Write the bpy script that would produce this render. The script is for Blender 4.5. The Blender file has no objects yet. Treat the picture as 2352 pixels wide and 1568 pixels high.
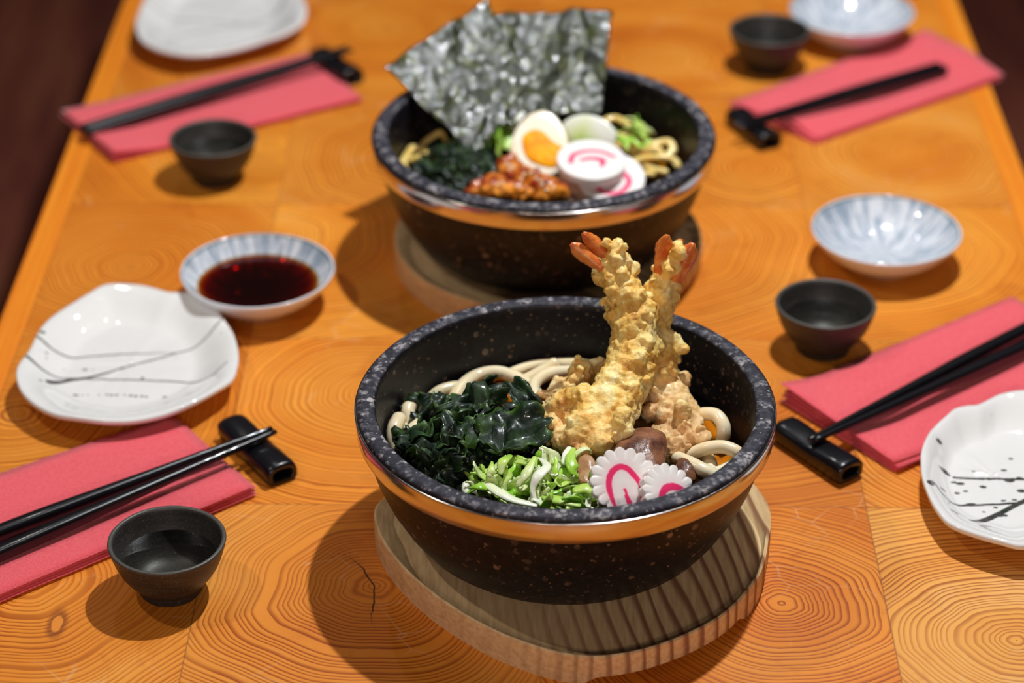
import bpy, bmesh, math, random
import numpy as np
from mathutils import Vector, Matrix, noise as mn

C = bpy.context.scene.collection
SC = bpy.context.scene
PI = math.pi
random.seed(7)

# ------------------------------------------------------------------ camera numbers
F, PIT, H = 5442.45, 0.538132, 0.683           # focal length in pixels, pitch down, height over the table


def G(px, py, z=0.0):
    """point of the horizontal plane z that the photograph shows at px, py"""
    a = (px - 1176) / F
    b = -(py - 784) / F
    dy = math.cos(PIT) + b * math.sin(PIT)
    dz = -math.sin(PIT) + b * math.cos(PIT)
    t = (z - H) / dz
    return Vector((a * t, dy * t, z))


def GY(px, py, Y):
    """point at distance Y from the viewer"""
    a = (px - 1176) / F
    b = -(py - 784) / F
    dy = math.cos(PIT) + b * math.sin(PIT)
    dz = -math.sin(PIT) + b * math.cos(PIT)
    t = Y / dy
    return Vector((a * t, Y, H + dz * t))


# ------------------------------------------------------------------ object helpers
def tag(o, label=None, cat=None, group=None, kind=None):
    if label: o['label'] = label
    if cat: o['category'] = cat
    if group: o['group'] = group
    if kind: o['kind'] = kind
    return o


def empty(name, loc=(0, 0, 0), rot=(0, 0, 0)):
    o = bpy.data.objects.new(name, None)
    C.objects.link(o)
    o.location = loc
    o.rotation_euler = rot
    o.empty_display_size = 0.02
    return o


def mesh(name, vs, fs, m=None, smooth=True):
    me = bpy.data.meshes.new(name)
    me.from_pydata([tuple(v) for v in vs], [], [tuple(f) for f in fs])
    me.update()
    if m: me.materials.append(m)
    if smooth:
        me.polygons.foreach_set('use_smooth', [True] * len(me.polygons))
    return me


def obj(name, me, parent=None, loc=None, rot=None):
    o = bpy.data.objects.new(name, me)
    C.objects.link(o)
    if parent: o.parent = parent
    if loc is not None: o.location = loc
    if rot is not None: o.rotation_euler = rot
    return o


def fattr(me, name, vals):
    a = me.attributes.new(name, 'FLOAT', 'POINT')
    a.data.foreach_set('value', [float(x) for x in vals])


def vattr(me, name, vals):
    a = me.attributes.new(name, 'FLOAT_VECTOR', 'POINT')
    a.data.foreach_set('vector', [float(c) for x in vals for c in x])


def recalc(me):
    bm = bmesh.new(); bm.from_mesh(me)
    bmesh.ops.recalc_face_normals(bm, faces=bm.faces)
    bm.to_mesh(me); bm.free()


def dup(root, loc=None, rot=None, label=None, group=None, scale=None):
    r = root.copy(); C.objects.link(r)
    if loc is not None: r.location = loc
    if rot is not None: r.rotation_euler = rot
    if scale is not None: r.scale = scale
    if label: r['label'] = label
    if group: r['group'] = group
    for ch in list(root.children):
        c = ch.copy(); C.objects.link(c); c.parent = r
        for g in list(ch.children):
            d = g.copy(); C.objects.link(d); d.parent = c
    return r


def lathe(prof, seg=96, wob=None):
    """closed surface of revolution; profile runs (r,z); r=0 ends are poles"""
    vs, fs, rings = [], [], []
    for (r, z) in prof:
        if r < 1e-7:
            rings.append([len(vs)]); vs.append((0, 0, z))
        else:
            row = []
            for i in range(seg):
                a = 2 * PI * i / seg
                rr, zz = (r, z) if wob is None else wob(r, z, a)
                row.append(len(vs)); vs.append((rr * math.cos(a), rr * math.sin(a), zz))
            rings.append(row)
    for A, B in zip(rings, rings[1:]):
        for i in range(seg):
            j = (i + 1) % seg
            if len(A) == 1: fs.append((A[0], B[j], B[i]))
            elif len(B) == 1: fs.append((A[i], A[j], B[0]))
            else: fs.append((A[i], A[j], B[j], B[i]))
    return vs, fs


def spline(pts, n=8, closed=False):
    """Catmull-Rom through points (any dimension)"""
    P = [np.array(p, float) for p in pts]
    out = []
    m = len(P)
    rng = range(m if closed else m - 1)
    for i in rng:
        if closed:
            p0, p1, p2, p3 = P[i - 1], P[i], P[(i + 1) % m], P[(i + 2) % m]
        else:
            p1, p2 = P[i], P[i + 1]
            p0 = P[i - 1] if i > 0 else 2 * p1 - p2
            p3 = P[i + 2] if i + 2 < m else 2 * p2 - p1
        for k in range(n):
            t = k / n
            out.append(0.5 * ((2 * p1) + (-p0 + p2) * t + (2 * p0 - 5 * p1 + 4 * p2 - p3) * t * t
                              + (-p0 + 3 * p1 - 3 * p2 + p3) * t ** 3))
    if not closed: out.append(P[-1])
    return out


def tube(pts, rad, seg=12, n=6, cap=0.6, squash=1.0, up=Vector((0, 0, 1))):
    """rounded tube along smoothed points; rad number or list per control point"""
    if not isinstance(rad, (list, tuple)): rad = [rad] * len(pts)
    Q = spline([tuple(p) + (r,) for p, r in zip(pts, rad)], n)
    vs, fs, rows = [], [], []
    m = len(Q)
    prev = None
    sections = []
    for i in range(m):
        a = Vector(Q[max(i - 1, 0)][:3]); b = Vector(Q[min(i + 1, m - 1)][:3])
        t = (b - a).normalized()
        sections.append((Vector(Q[i][:3]), t, Q[i][3]))
    if cap > 0:
        p, t, r = sections[0]
        sections = [(p - t * r * cap, t, r * 0.35), (p - t * r * cap * 0.75, t, r * .75)] + sections
        p, t, r = sections[-1]
        sections += [(p + t * r * cap * 0.75, t, r * .75), (p + t * r * cap, t, r * 0.35)]
    for p, t, r in sections:
        s = t.cross(up)
        if s.length < 1e-4: s = t.cross(Vector((0, 1, 0)))
        s.normalize(); u = s.cross(t).normalized()
        row = []
        for k in range(seg):
            a = 2 * PI * k / seg
            row.append(len(vs)); vs.append(p + s * (math.cos(a) * r) + u * (math.sin(a) * r * squash))
        rows.append(row)
    for A, B in zip(rows, rows[1:]):
        for k in range(seg):
            j = (k + 1) % seg
            fs.append((A[k], B[k], B[j], A[j]))
    fs.append(tuple(rows[0])); fs.append(tuple(reversed(rows[-1])))
    return vs, fs


def sheet(P, th):
    """thin closed sheet from a grid of points P[i][j], th thickness"""
    nu, nv = len(P), len(P[0])
    A = np.array([[tuple(p) for p in row] for row in P], float)
    du = np.gradient(A, axis=0); dv = np.gradient(A, axis=1)
    nn = np.cross(du, dv); nn /= (np.linalg.norm(nn, axis=2, keepdims=True) + 1e-12)
    T = A + nn * th / 2; B = A - nn * th / 2
    vs = [tuple(x) for x in T.reshape(-1, 3)] + [tuple(x) for x in B.reshape(-1, 3)]
    o = nu * nv
    idx = lambda i, j: i * nv + j
    fs = []
    for i in range(nu - 1):
        for j in range(nv - 1):
            a, b, c, d = idx(i, j), idx(i + 1, j), idx(i + 1, j + 1), idx(i, j + 1)
            fs.append((a, b, c, d)); fs.append((o + d, o + c, o + b, o + a))
    for i in range(nu - 1):
        fs.append((idx(i, 0), o + idx(i, 0), o + idx(i + 1, 0), idx(i + 1, 0)))
        fs.append((idx(i + 1, nv - 1), o + idx(i + 1, nv - 1), o + idx(i, nv - 1), idx(i, nv - 1)))
    for j in range(nv - 1):
        fs.append((idx(0, j + 1), o + idx(0, j + 1), o + idx(0, j), idx(0, j)))
        fs.append((idx(nu - 1, j), o + idx(nu - 1, j), o + idx(nu - 1, j + 1), idx(nu - 1, j + 1)))
    return vs, fs


def nz(x, y=0., z=0.): return mn.noise(Vector((x, y, z)))


def segdist(p, poly):
    """distance and parameter from 2-D points p (n,2) to a polyline"""
    best = np.full(len(p), 1e9); par = np.zeros(len(p))
    m = len(poly) - 1
    for i in range(m):
        a = np.array(poly[i][:2]); b = np.array(poly[i + 1][:2]); ab = b - a
        t = np.clip(((p - a) @ ab) / (ab @ ab + 1e-15), 0, 1)
        d = np.linalg.norm(p - (a + t[:, None] * ab), axis=1)
        k = d < best; best[k] = d[k]; par[k] = (i + t[k]) / m
    return best, par


# ------------------------------------------------------------------ material helpers
class M:
    def __init__(s, name):
        s.m = bpy.data.materials.new(name); s.m.use_nodes = True
        s.t = s.m.node_tree; s.t.nodes.clear()
        s.out = s.n('ShaderNodeOutputMaterial')

    def n(s, typ, ins=None, **props):
        nd = s.t.nodes.new(typ)
        for k, v in props.items(): setattr(nd, k, v)
        if ins:
            for k, v in ins.items(): s.set(nd, k, v)
        return nd

    def set(s, nd, k, v):
        sock = nd.inputs[k]
        if hasattr(v, 'outputs'): v = v.outputs[0]
        if isinstance(v, bpy.types.NodeSocket): s.t.links.new(v, sock)
        else:
            if hasattr(sock.default_value, '__len__') and isinstance(v, (tuple, list)) and len(sock.default_value) == 4 and len(v) == 3:
                v = tuple(v) + (1,)
            sock.default_value = v

    def math(s, op, a, b=0.0, c=None, clamp=False):
        nd = s.n('ShaderNodeMath', {0: a, 1: b}, operation=op, use_clamp=clamp)
        if c is not None: s.set(nd, 2, c)
        return nd.outputs[0]

    def vmath(s, op, a, b=(0, 0, 0), out=0):
        return s.n('ShaderNodeVectorMath', {0: a, 1: b}, operation=op).outputs[out]

    def mix(s, f, a, b, blend='MIX'):
        nd = s.n('ShaderNodeMix', None, data_type='RGBA', blend_type=blend)
        for i, v in ((0, f), (6, a), (7, b)):
            sock = nd.inputs[i]
            if hasattr(v, 'outputs'): v = v.outputs[0]
            if isinstance(v, bpy.types.NodeSocket): s.t.links.new(v, sock)
            else: sock.default_value = (tuple(v) + (1,)) if isinstance(v, (tuple, list)) and len(v) == 3 else v
        return nd.outputs[2]

    def ramp(s, f, stops, interp='LINEAR'):
        nd = s.n('ShaderNodeValToRGB', {0: f})
        cr = nd.color_ramp; cr.interpolation = interp
        while len(cr.elements) < len(stops): cr.elements.new(0.5)
        for e, (p, c) in zip(cr.elements, stops):
            e.position = p; e.color = (tuple(c) + (1,)) if not isinstance(c, float) else (c, c, c, 1)
        return nd.outputs[0]

    def coord(s): return s.n('ShaderNodeTexCoord').outputs['Object']

    def attr(s, name, out='Fac'): return s.n('ShaderNodeAttribute', None, attribute_name=name).outputs[out]

    def noise(s, vec, scale, detail=3, rough=.5, dist=0., out=0):
        nd = s.n('ShaderNodeTexNoise', {'Scale': scale, 'Detail': detail, 'Roughness': rough, 'Distortion': dist})
        if vec is not None: s.set(nd, 'Vector', vec)
        return nd.outputs[out]

    def voro(s, vec, scale, feature='F1', rnd=1.0, out=0):
        nd = s.n('ShaderNodeTexVoronoi', {'Scale': scale, 'Randomness': rnd}, feature=feature)
        s.set(nd, 'Vector', vec)
        return nd.outputs[out]

    def maprange(s, v, a, b, c=0., d=1., smooth=False):
        nd = s.n('ShaderNodeMapRange', {0: v, 1: a, 2: b, 3: c, 4: d})
        if smooth: nd.interpolation_type = 'SMOOTHSTEP'
        return nd.outputs[0]

    def bump(s, h, strength=.3, dist=.001, normal=None):
        nd = s.n('ShaderNodeBump', {'Height': h, 'Strength': strength, 'Distance': dist})
        if normal is not None: s.set(nd, 'Normal', normal)
        return nd.outputs[0]

    def pbr(s, **kw):
        names = {'color': 'Base Color', 'rough': 'Roughness', 'metal': 'Metallic', 'normal': 'Normal', 'ior': 'IOR',
                 'coat': 'Coat Weight', 'coatr': 'Coat Roughness', 'sss': 'Subsurface Weight', 'ssr': 'Subsurface Radius',
                 'sscale': 'Subsurface Scale', 'spec': 'Specular IOR Level', 'sheen': 'Sheen Weight', 'trans': 'Transmission Weight',
                 'alpha': 'Alpha', 'coatn': 'Coat Normal'}
        nd = s.n('ShaderNodeBsdfPrincipled')
        for k, v in kw.items(): s.set(nd, names[k], v)
        s.t.links.new(nd.outputs[0], s.out.inputs[0])
        return nd

    def surf(s, sh):
        s.t.links.new(sh.outputs[0] if hasattr(sh, 'outputs') else sh, s.out.inputs[0])


MAT = {}


def srgb(r, g, b):
    f = lambda c: (c / 255 / 12.92) if c / 255 <= .04045 else ((c / 255 + .055) / 1.055) ** 2.4
    return (f(r), f(g), f(b))


_k = G(131, 1432)
KNOT = (_k.x - .0042 + -.0104 * _k.y, _k.y + .0104 * (_k.x - .0042), 0.)


# end grain blocks of the table top: rings round each block's own pith
def m_endgrain():
    m = M('end_grain_wood')
    pith = m.attr('pith', 'Vector')
    seed = m.n('ShaderNodeSeparateXYZ', {0: pith})
    oc = m.coord()
    flat = m.n('ShaderNodeCombineXYZ', {0: seed.outputs[0], 1: seed.outputs[1], 2: 0.0}).outputs[0]
    r0 = m.vmath('LENGTH', flat, out=1)
    dirv = m.vmath('NORMALIZE', flat)
    seedv = m.n('ShaderNodeCombineXYZ', {0: seed.outputs[2], 1: seed.outputs[2], 2: seed.outputs[2]}).outputs[0]
    dn = m.noise(m.vmath('ADD', dirv, seedv), 1.25, 1, .4)
    dn2 = m.noise(m.vmath('ADD', oc, seedv), 9, 0, .45)
    w1 = m.maprange(dn, .25, .75, .91, 1.09)
    r1 = m.math('ADD', m.math('MULTIPLY', r0, w1), m.math('MULTIPLY', m.math('SUBTRACT', dn2, .5), .0030))
    rv = m.n('ShaderNodeCombineXYZ', {0: r1, 1: seed.outputs[2], 2: 0.0}).outputs[0]
    vary = m.noise(rv, 50, 2, .6)
    micro = m.math('MULTIPLY', m.math('SUBTRACT', m.noise(oc, 110, 2, .5), .5), .16)
    t = m.math('ADD', m.math('ADD', m.math('MULTIPLY', r1, 1 / .0030), micro), m.math('MULTIPLY', vary, 6.0))
    fr = m.math('FRACT', t)
    late = m.math('MULTIPLY', m.maprange(fr, .35, .88, 0., 1., True), m.maprange(fr, .9, 1.0, 1., 0., True))
    stren = m.maprange(m.noise(m.vmath('ADD', oc, seedv), 9, 3, .6), .35, .62, .45, 1.0)
    late = m.math('MULTIPLY', late, stren)
    fine = m.noise(oc, 900, 2, .5)
    big = m.noise(m.vmath('ADD', oc, seedv), 7, 4, .6)
    band = m.noise(rv, 22, 2, .5)
    base = m.ramp(m.math('ADD', m.math('MULTIPLY', big, .5), m.math('MULTIPLY', band, .5)),
                  [(.3, (.60, .160, .011)), (.46, (.74, .245, .020)), (.60, (.82, .33, .042)), (.76, (.86, .45, .12))])
    tint = m.attr('tint', 'Vector')
    base = m.mix(1.0, base, tint, 'MULTIPLY')
    dark = m.mix(1.0, base, (.42, .20, .10), 'MULTIPLY')
    col = m.mix(m.math('MULTIPLY', late, .92), base, dark)
    # pale open scratches and brown smears
    sc = m.voro(m.vmath('MULTIPLY', oc, (1, 1.4, 1)), 42, 'DISTANCE_TO_EDGE')
    scm = m.math('MULTIPLY', m.maprange(sc, .0, .035, 1., 0.), m.maprange(m.noise(oc, 21, 2, .5), .56, .68, 0., .28))
    col = m.mix(scm, col, (.80, .55, .30))
    sm = m.maprange(m.noise(m.vmath('MULTIPLY', oc, (1, 1, 1)), 26, 4, .7, .6), .60, .74, 0., .5)
    col = m.mix(sm, col, m.mix(1.0, base, (.55, .33, .2), 'MULTIPLY'))
    # radial cracks of each block
    ang = m.n('ShaderNodeMath', {0: seed.outputs[1], 1: seed.outputs[0]}, operation='ARCTAN2').outputs[0]
    wob = m.math('MULTIPLY', m.math('SUBTRACT', m.noise(oc, 60, 2, .6), .5), .5)
    for a0 in (2.05, -1.52):
        off = m.math('ABSOLUTE', m.math('MULTIPLY', m.math('SUBTRACT', m.math('ADD', ang, wob), a0), r0))
        ck = m.math('MULTIPLY', m.maprange(off, .00015, .0006, 1., 0.), m.maprange(r0, .016, .034, 1., 0.))
        col = m.mix(m.math('MULTIPLY', ck, m.attr('crack')), col, (.03, .012, .006))
    # one orange knot with a dark rim
    kn = m.vmath('LENGTH', m.vmath('MULTIPLY', m.vmath('SUBTRACT', oc, KNOT), (1, .42, 0)), out=1)
    kn = m.math('ADD', kn, m.math('MULTIPLY', m.math('SUBTRACT', m.noise(oc, 200, 2, .5), .5), .0012))
    col = m.mix(m.maprange(kn, .0030, .0062, .75, 0., True), col, (.20, .045, .008))
    col = m.mix(m.maprange(kn, .0022, .0030, 1., 0., True), col, (.72, .24, .03))
    # glue seams
    seam = m.attr('seam')
    col = m.mix(m.maprange(seam, .0, .0006, .6, 0.), col, (.16, .06, .02))
    grain = m.math('ADD', m.math('MULTIPLY', late, .5), m.math('MULTIPLY', fine, .3))
    m.pbr(color=col, rough=m.maprange(late, 0, 1, .52, .42), coat=.05, coatr=.2, spec=.25, normal=m.bump(grain, .18, .0004))
    return m.m


def m_longgrain(name, cols, sx=1.0, sy=14, rough=.45, dist=1.5):
    m = M(name)
    oc = m.coord()
    v = m.vmath('MULTIPLY', oc, (sy * 10, sx, sy * 10))
    n1 = m.noise(v, 3.0, 4, .6, dist * .2)
    n2 = m.noise(m.vmath('MULTIPLY', oc, (1, .1, 1)), 600, 2, .5)
    f = m.math('ADD', m.math('MULTIPLY', n1, .85), m.math('MULTIPLY', n2, .15))
    col = m.ramp(f, cols)
    m.pbr(color=col, rough=rough, coat=.12, coatr=.3, normal=m.bump(f, .2, .0005))
    return m.m


def m_board():
    """pale softwood coaster: dark growth stripes across its length"""
    m = M('pale_pine_board')
    oc = m.coord()
    wob = m.math('MULTIPLY', m.noise(m.vmath('MULTIPLY', oc, (8, 2, 3)), 2.2, 2, .5), .018)
    sp = m.n('ShaderNodeSeparateXYZ', {0: oc})
    x = m.math('ADD', m.math('ADD', sp.outputs[0], m.math('MULTIPLY', sp.outputs[1], .22)), wob)
    xv = m.n('ShaderNodeCombineXYZ', {0: x, 1: 0., 2: 0.}).outputs[0]
    vary = m.noise(xv, 40, 2, .5)
    t = m.math('ADD', m.math('MULTIPLY', x, 1 / .0078), m.math('MULTIPLY', vary, 1.3))
    fr = m.math('FRACT', t)
    late = m.math('MULTIPLY', m.maprange(fr, .45, .8, 0, 1, True), m.maprange(fr, .86, 1., 1, 0, True))
    region = m.maprange(sp.outputs[0], -.045, .035, .10, 1.0, True)
    late = m.math('MULTIPLY', late, region)
    f = m.noise(m.vmath('MULTIPLY', oc, (60, 6, 60)), 8, 3, .5)
    base = m.ramp(f, [(.3, (.63, .41, .20)), (.55, (.76, .53, .27)), (.75, (.84, .62, .34))])
    col = m.mix(m.math('MULTIPLY', late, .85), base, (.24, .085, .040))
    spk = m.maprange(m.voro(oc, 210), .0, .12, 1., 0.)
    col = m.mix(m.math('MULTIPLY', spk, .15), col, (.2, .1, .05))
    m.pbr(color=col, rough=.55, spec=.3, normal=m.bump(m.math('ADD', late, m.math('MULTIPLY', f, .6)), .25, .0005))
    return m.m


def m_stone():
    m = M('speckled_black_stone')
    oc = m.coord()
    raw_lit = m.attr('raw_lit')  # rim top: unglazed stone, with the light it catches painted in as paler specks
    n1 = m.noise(oc, 260, 4, .7)
    n2 = m.noise(oc, 34, 3, .6)
    body = m.ramp(n1, [(.3, (.003, .003, .005)), (.55, (.0075, .007, .010)), (.75, (.026, .020, .017))])
    top = m.ramp(n1, [(.3, (.010, .010, .016)), (.5, (.026, .025, .036)), (.60, (.060, .058, .075)), (.74, (.20, .19, .20))])
    base = m.mix(raw_lit, body, top)
    d1 = m.voro(oc, 210); gate = m.maprange(n2, .50, .62, 0., 1.)
    size = m.n('ShaderNodeSeparateColor', {0: m.voro(oc, 210, out=1)}).outputs[0]
    sp = m.math('MULTIPLY', m.math('LESS_THAN', d1, m.maprange(size, .5, 1., 0., .42)), m.maprange(gate, 0, 1, .25, 1.))
    d2 = m.voro(oc, 480)
    size2 = m.n('ShaderNodeSeparateColor', {0: m.voro(oc, 480, out=1)}).outputs[1]
    sp2 = m.math('MULTIPLY', m.math('LESS_THAN', d2, m.maprange(size2, .72, 1., 0., .34)), .75)
    spk = m.math('MAXIMUM', sp, sp2)
    clump = m.maprange(m.noise(oc, 130, 3, .6), .52, .66, 0., 1.)
    spk = m.math('MAXIMUM', spk, m.math('MULTIPLY', m.math('MULTIPLY', clump, raw_lit), m.maprange(m.noise(oc, 420, 2, .6), .42, .62, 0., 1.)))
    spc = m.mix(m.noise(oc, 90, 1, .5), (.26, .13, .06), (.34, .28, .21))
    spt = m.mix(raw_lit, spc, (.62, .58, .58))
    col = m.mix(m.math('MULTIPLY', spk, .62), base, spt)
    rough = m.mix(raw_lit, (.42, .42, .42), (.62, .62, .62))
    hgt = m.math('ADD', m.math('MULTIPLY', n1, .8), m.math('MULTIPLY', m.noise(oc, 900, 2, .6), .5))
    m.pbr(color=col, rough=rough, spec=.26, normal=m.bump(hgt, m.math('ADD', m.math('MULTIPLY', raw_lit, .4), .25), .0006))
    return m.m


def m_steel():
    m = M('steel_band')
    oc = m.coord()
    n = m.noise(m.vmath('MULTIPLY', oc, (1, 1, 18)), 70, 3, .6)
    m.pbr(color=(.64, .58, .55), metal=1.0, rough=m.maprange(n, .3, .7, .12, .24), normal=m.bump(m.noise(oc, 25, 2, .5), .08, .002))
    return m.m


def m_cup():
    m = M('dark_glazed_stoneware')
    oc = m.coord()
    n = m.noise(oc, 1400, 3, .7)
    spk = m.maprange(n, .56, .68, 0, 1)
    ln = m.noise(m.vmath('MULTIPLY', oc, (1, 1, 14)), 45, 2, .5)
    up = m.n('ShaderNodeSeparateXYZ', {0: oc}).outputs[2]
    base = m.mix(m.maprange(ln, .35, .65), (.022, .020, .018), (.036, .032, .028))
    rim_pale = m.math('MULTIPLY', m.attr('rim'), .75)  # lighter tone along the lip
    base = m.mix(rim_pale, base, (.085, .080, .068))
    col = m.mix(m.math('MULTIPLY', spk, .55), base, (.16, .15, .13))
    m.pbr(color=col, rough=.42, spec=.4, normal=m.bump(n, .22, .0003))
    return m.m


def m_porcelain():
    m = M('white_glazed_ceramic')
    oc = m.coord()
    ink = m.attr('ink')                       # signed distance to the brush strokes, metres
    wv = m.math('MULTIPLY', m.math('SUBTRACT', m.noise(oc, 900, 3, .7), .5), .0009)
    d = m.math('ADD', ink, wv)
    k = m.maprange(d, -.00012, .00016, 1., 0.)
    tone = m.ramp(m.noise(oc, 260, 2, .6), [(.35, (.035, .045, .030)), (.7, (.10, .085, .095))])
    k = m.math('MULTIPLY', k, m.attr('inkstr'))
    fl = m.maprange(m.voro(oc, 240), .02, .05, 1., 0.)
    flg = m.math('MULTIPLY', fl, m.maprange(m.noise(oc, 60, 1, .5), .6, .7, 0., .35))
    base = m.mix(flg, (.80, .79, .77), (.30, .30, .26))
    col = m.mix(k, base, tone)
    m.pbr(color=col, rough=.07, coat=.5, coatr=.02, normal=m.bump(m.noise(oc, 75, 2, .5), .10, .003))
    return m.m


def m_bluedish():
    m = M('blue_streaked_porcelain')
    oc = m.coord()
    s = m.n('ShaderNodeSeparateXYZ', {0: oc})
    flat = m.n('ShaderNodeCombineXYZ', {0: s.outputs[0], 1: s.outputs[1], 2: 0.0}).outputs[0]
    r = m.vmath('LENGTH', flat, out=1)
    dv = m.vmath('NORMALIZE', flat)
    rr = m.n('ShaderNodeCombineXYZ', {2: m.math('MULTIPLY', r, 5)}).outputs[0]
    n = m.noise(m.vmath('ADD', dv, rr), 11, 4, .75)
    inside = m.attr('inside')
    k = m.math('MULTIPLY', m.maprange(n, .43, .60, 0, 1), inside)
    col = m.mix(m.math('MULTIPLY', k, .85), (.74, .76, .80), (.19, .27, .37))
    line = m.math('MULTIPLY', m.attr('rim'), .8)
    col = m.mix(line, col, (.17, .26, .30))
    m.pbr(color=col, rough=.12, coat=.5, coatr=.04)
    return m.m


def m_lacquer():
    m = M('black_lacquer')
    oc = m.coord()
    m.pbr(color=(.004, .004, .006), rough=.28, spec=.35, coat=.35, coatr=.05, normal=m.bump(m.noise(oc, 90, 2, .5), .08, .001))
    return m.m


def m_napkin():
    m = M('crimson_paper')
    oc = m.coord()
    s = m.n('ShaderNodeSeparateXYZ', {0: oc})
    w = m.math('SINE', m.math('MULTIPLY', m.math('ADD', s.outputs[0], m.math('MULTIPLY', s.outputs[1], .45)), 4200))
    w2 = m.math('SINE', m.math('MULTIPLY', s.outputs[1], 3600))
    h = m.math('ADD', m.math('MULTIPLY', w, w2), m.math('MULTIPLY', m.noise(oc, 1500, 2, .6), 1.6))
    col = m.mix(m.maprange(m.noise(oc, 700, 3, .7), .3, .7), (.72, .070, .092), (.84, .125, .150))
    m.pbr(color=col, rough=.85, sheen=.35, spec=.2, normal=m.bump(h, .35, .00025))
    return m.m


def thinliquid(name, tint, rough=0.02, attr=None, k=(0, 0, 0), bumpamt=0.0):
    """surface of a liquid: what lies below is seen through its tint, lamps mirror on top"""
    m = M(name)
    if attr:
        dpt = m.attr(attr)
        comp = [m.math('POWER', 2.71828, m.math('MULTIPLY', dpt, -kk)) for kk in k]
        col = m.n('ShaderNodeCombineColor', {0: comp[0], 1: comp[1], 2: comp[2]}).outputs[0]
    else:
        col = tint + (1,)
    tr = m.n('ShaderNodeBsdfTransparent', {0: col})
    gl = m.n('ShaderNodeBsdfGlossy', {'Color': (1, 1, 1, 1), 'Roughness': rough})
    fr = m.n('ShaderNodeFresnel', {'IOR': 1.36})
    if bumpamt:
        nm = m.bump(m.noise(m.coord(), 60, 3, .6), bumpamt, .002)
        m.set(gl, 'Normal', nm); m.set(fr, 'Normal', nm)
    m.surf(m.n('ShaderNodeMixShader', {0: fr, 1: tr, 2: gl}))
    return m.m


def m_simple(name, c1, c2, scale=60, rough=.3, bump=.2, bd=.0006, sss=0., coat=0., det=3, bscale=None, lo=.35, hi=.65, ssr=(1, .5, .25), spec=.5, rlo=None):
    m = M(name)
    oc = m.coord()
    n = m.noise(oc, scale, det, .6)
    col = m.mix(m.maprange(n, lo, hi), c1, c2)
    kw = dict(color=col, rough=rough, spec=spec, normal=m.bump(m.noise(oc, bscale or scale * 4, 3, .6), bump, bd))
    if coat: kw.update(coat=coat, coatr=.05)
    if sss: kw.update(sss=sss, ssr=ssr, sscale=.004)
    m.pbr(**kw)
    return m.m


def m_wakame():
    m = M('wet_seaweed')
    oc = m.coord()
    n = m.noise(oc, 70, 3, .6)
    col = m.ramp(n, [(.3, (.002, .006, .0045)), (.52, (.007, .021, .009)), (.68, (.022, .060, .010)), (.82, (.12, .18, .012))])
    col = m.mix(m.math('MULTIPLY', m.attr('edge'), .8), col, (.075, .17, .012))
    p = m.pbr(color=col, rough=m.maprange(m.noise(oc, 160, 2, .6), .35, .65, .28, .6), spec=.35, coat=.30, coatr=.06, normal=m.bump(m.noise(oc, 420, 3, .7), .3, .0005))
    return m.m


def m_nori():
    m = M('roasted_nori')
    oc = m.coord()
    n = m.noise(oc, 620, 1, .5)
    n2 = m.noise(oc, 150, 1, .5, .8)
    col = m.ramp(n2, [(.3, (.004, .007, .003)), (.52, (.018, .026, .006)), (.70, (.070, .082, .016))])
    n3 = m.noise(oc, 340, 1, .5, .5)
    h = m.math('ADD', m.math('ADD', m.math('MULTIPLY', n2, 1.5), n3), m.math('MULTIPLY', n, .25))
    p = m.pbr(color=col, rough=.42, spec=.3, coat=1.0, coatr=.13, coatn=m.bump(h, 1.0, .0013), normal=m.bump(h, 1.0, .0014))
    p.inputs['Coat IOR'].default_value = 1.75
    return m.m


def m_scallion():
    m = M('sliced_green_onion')
    oc = m.coord()
    g = m.attr('green')
    st = m.noise(m.vmath('MULTIPLY', oc, (1, 1, 1)), 500, 2, .5)
    v = m.math('ADD', g, m.math('MULTIPLY', m.math('SUBTRACT', st, .5), .25))
    col = m.ramp(v, [(.0, (.90, .92, .82)), (.3, (.78, .86, .50)), (.55, (.52, .72, .14)), (.8, (.26, .56, .03)), (1., (.08, .28, .03))])
    m.pbr(color=col, rough=.28, coat=.25, coatr=.1, sss=.12, ssr=(.6, 1, .3), sscale=.002, normal=m.bump(st, .15, .0003))
    return m.m


def m_tempura():
    m = M('fried_batter')
    oc = m.coord()
    soak = m.attr('soak')
    n = m.noise(oc, 95, 4, .65)
    n2 = m.noise(oc, 420, 3, .7)
    dry = m.ramp(n, [(.28, (.58, .25, .04)), (.43, (.82, .49, .10)), (.57, (.92, .70, .25)), (.74, (.96, .87, .52))])
    wet = m.ramp(n, [(.3, (.50, .26, .10)), (.5, (.76, .50, .24)), (.72, (.90, .72, .44))])
    col = m.mix(soak, dry, wet)
    m.pbr(color=col, rough=m.maprange(n2, .35, .65, .38, .62), spec=.35, coat=.16, coatr=.05, sss=.35, ssr=(1, .55, .2), sscale=.0025,
          normal=m.bump(m.math('ADD', n2, m.math('MULTIPLY', m.noise(oc, 1500, 2, .6), .35)), .5, .0009))
    return m.m


def m_naruto():
    m = M('fish_cake')
    oc = m.coord()
    d = m.math('ADD', m.attr('ink'), m.math('MULTIPLY', m.math('SUBTRACT', m.noise(oc, 420, 2, .5), .5), .0006))
    k = m.maprange(d, -.00035, .00030, 1., 0., True)
    pink_bleed = m.maprange(d, 0, .0040, .22, 0.)  # pink tint fading outward from the whorl
    col = m.mix(pink_bleed, (.88, .84, .80), (.90, .30, .42))
    col = m.mix(k, col, (.86, .035, .16))
    m.pbr(color=col, rough=.30, coat=.2, coatr=.1, sss=.2, ssr=(1, .6, .5), sscale=.002, normal=m.bump(m.noise(oc, 300, 2, .5), .12, .0004))
    return m.m


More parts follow.
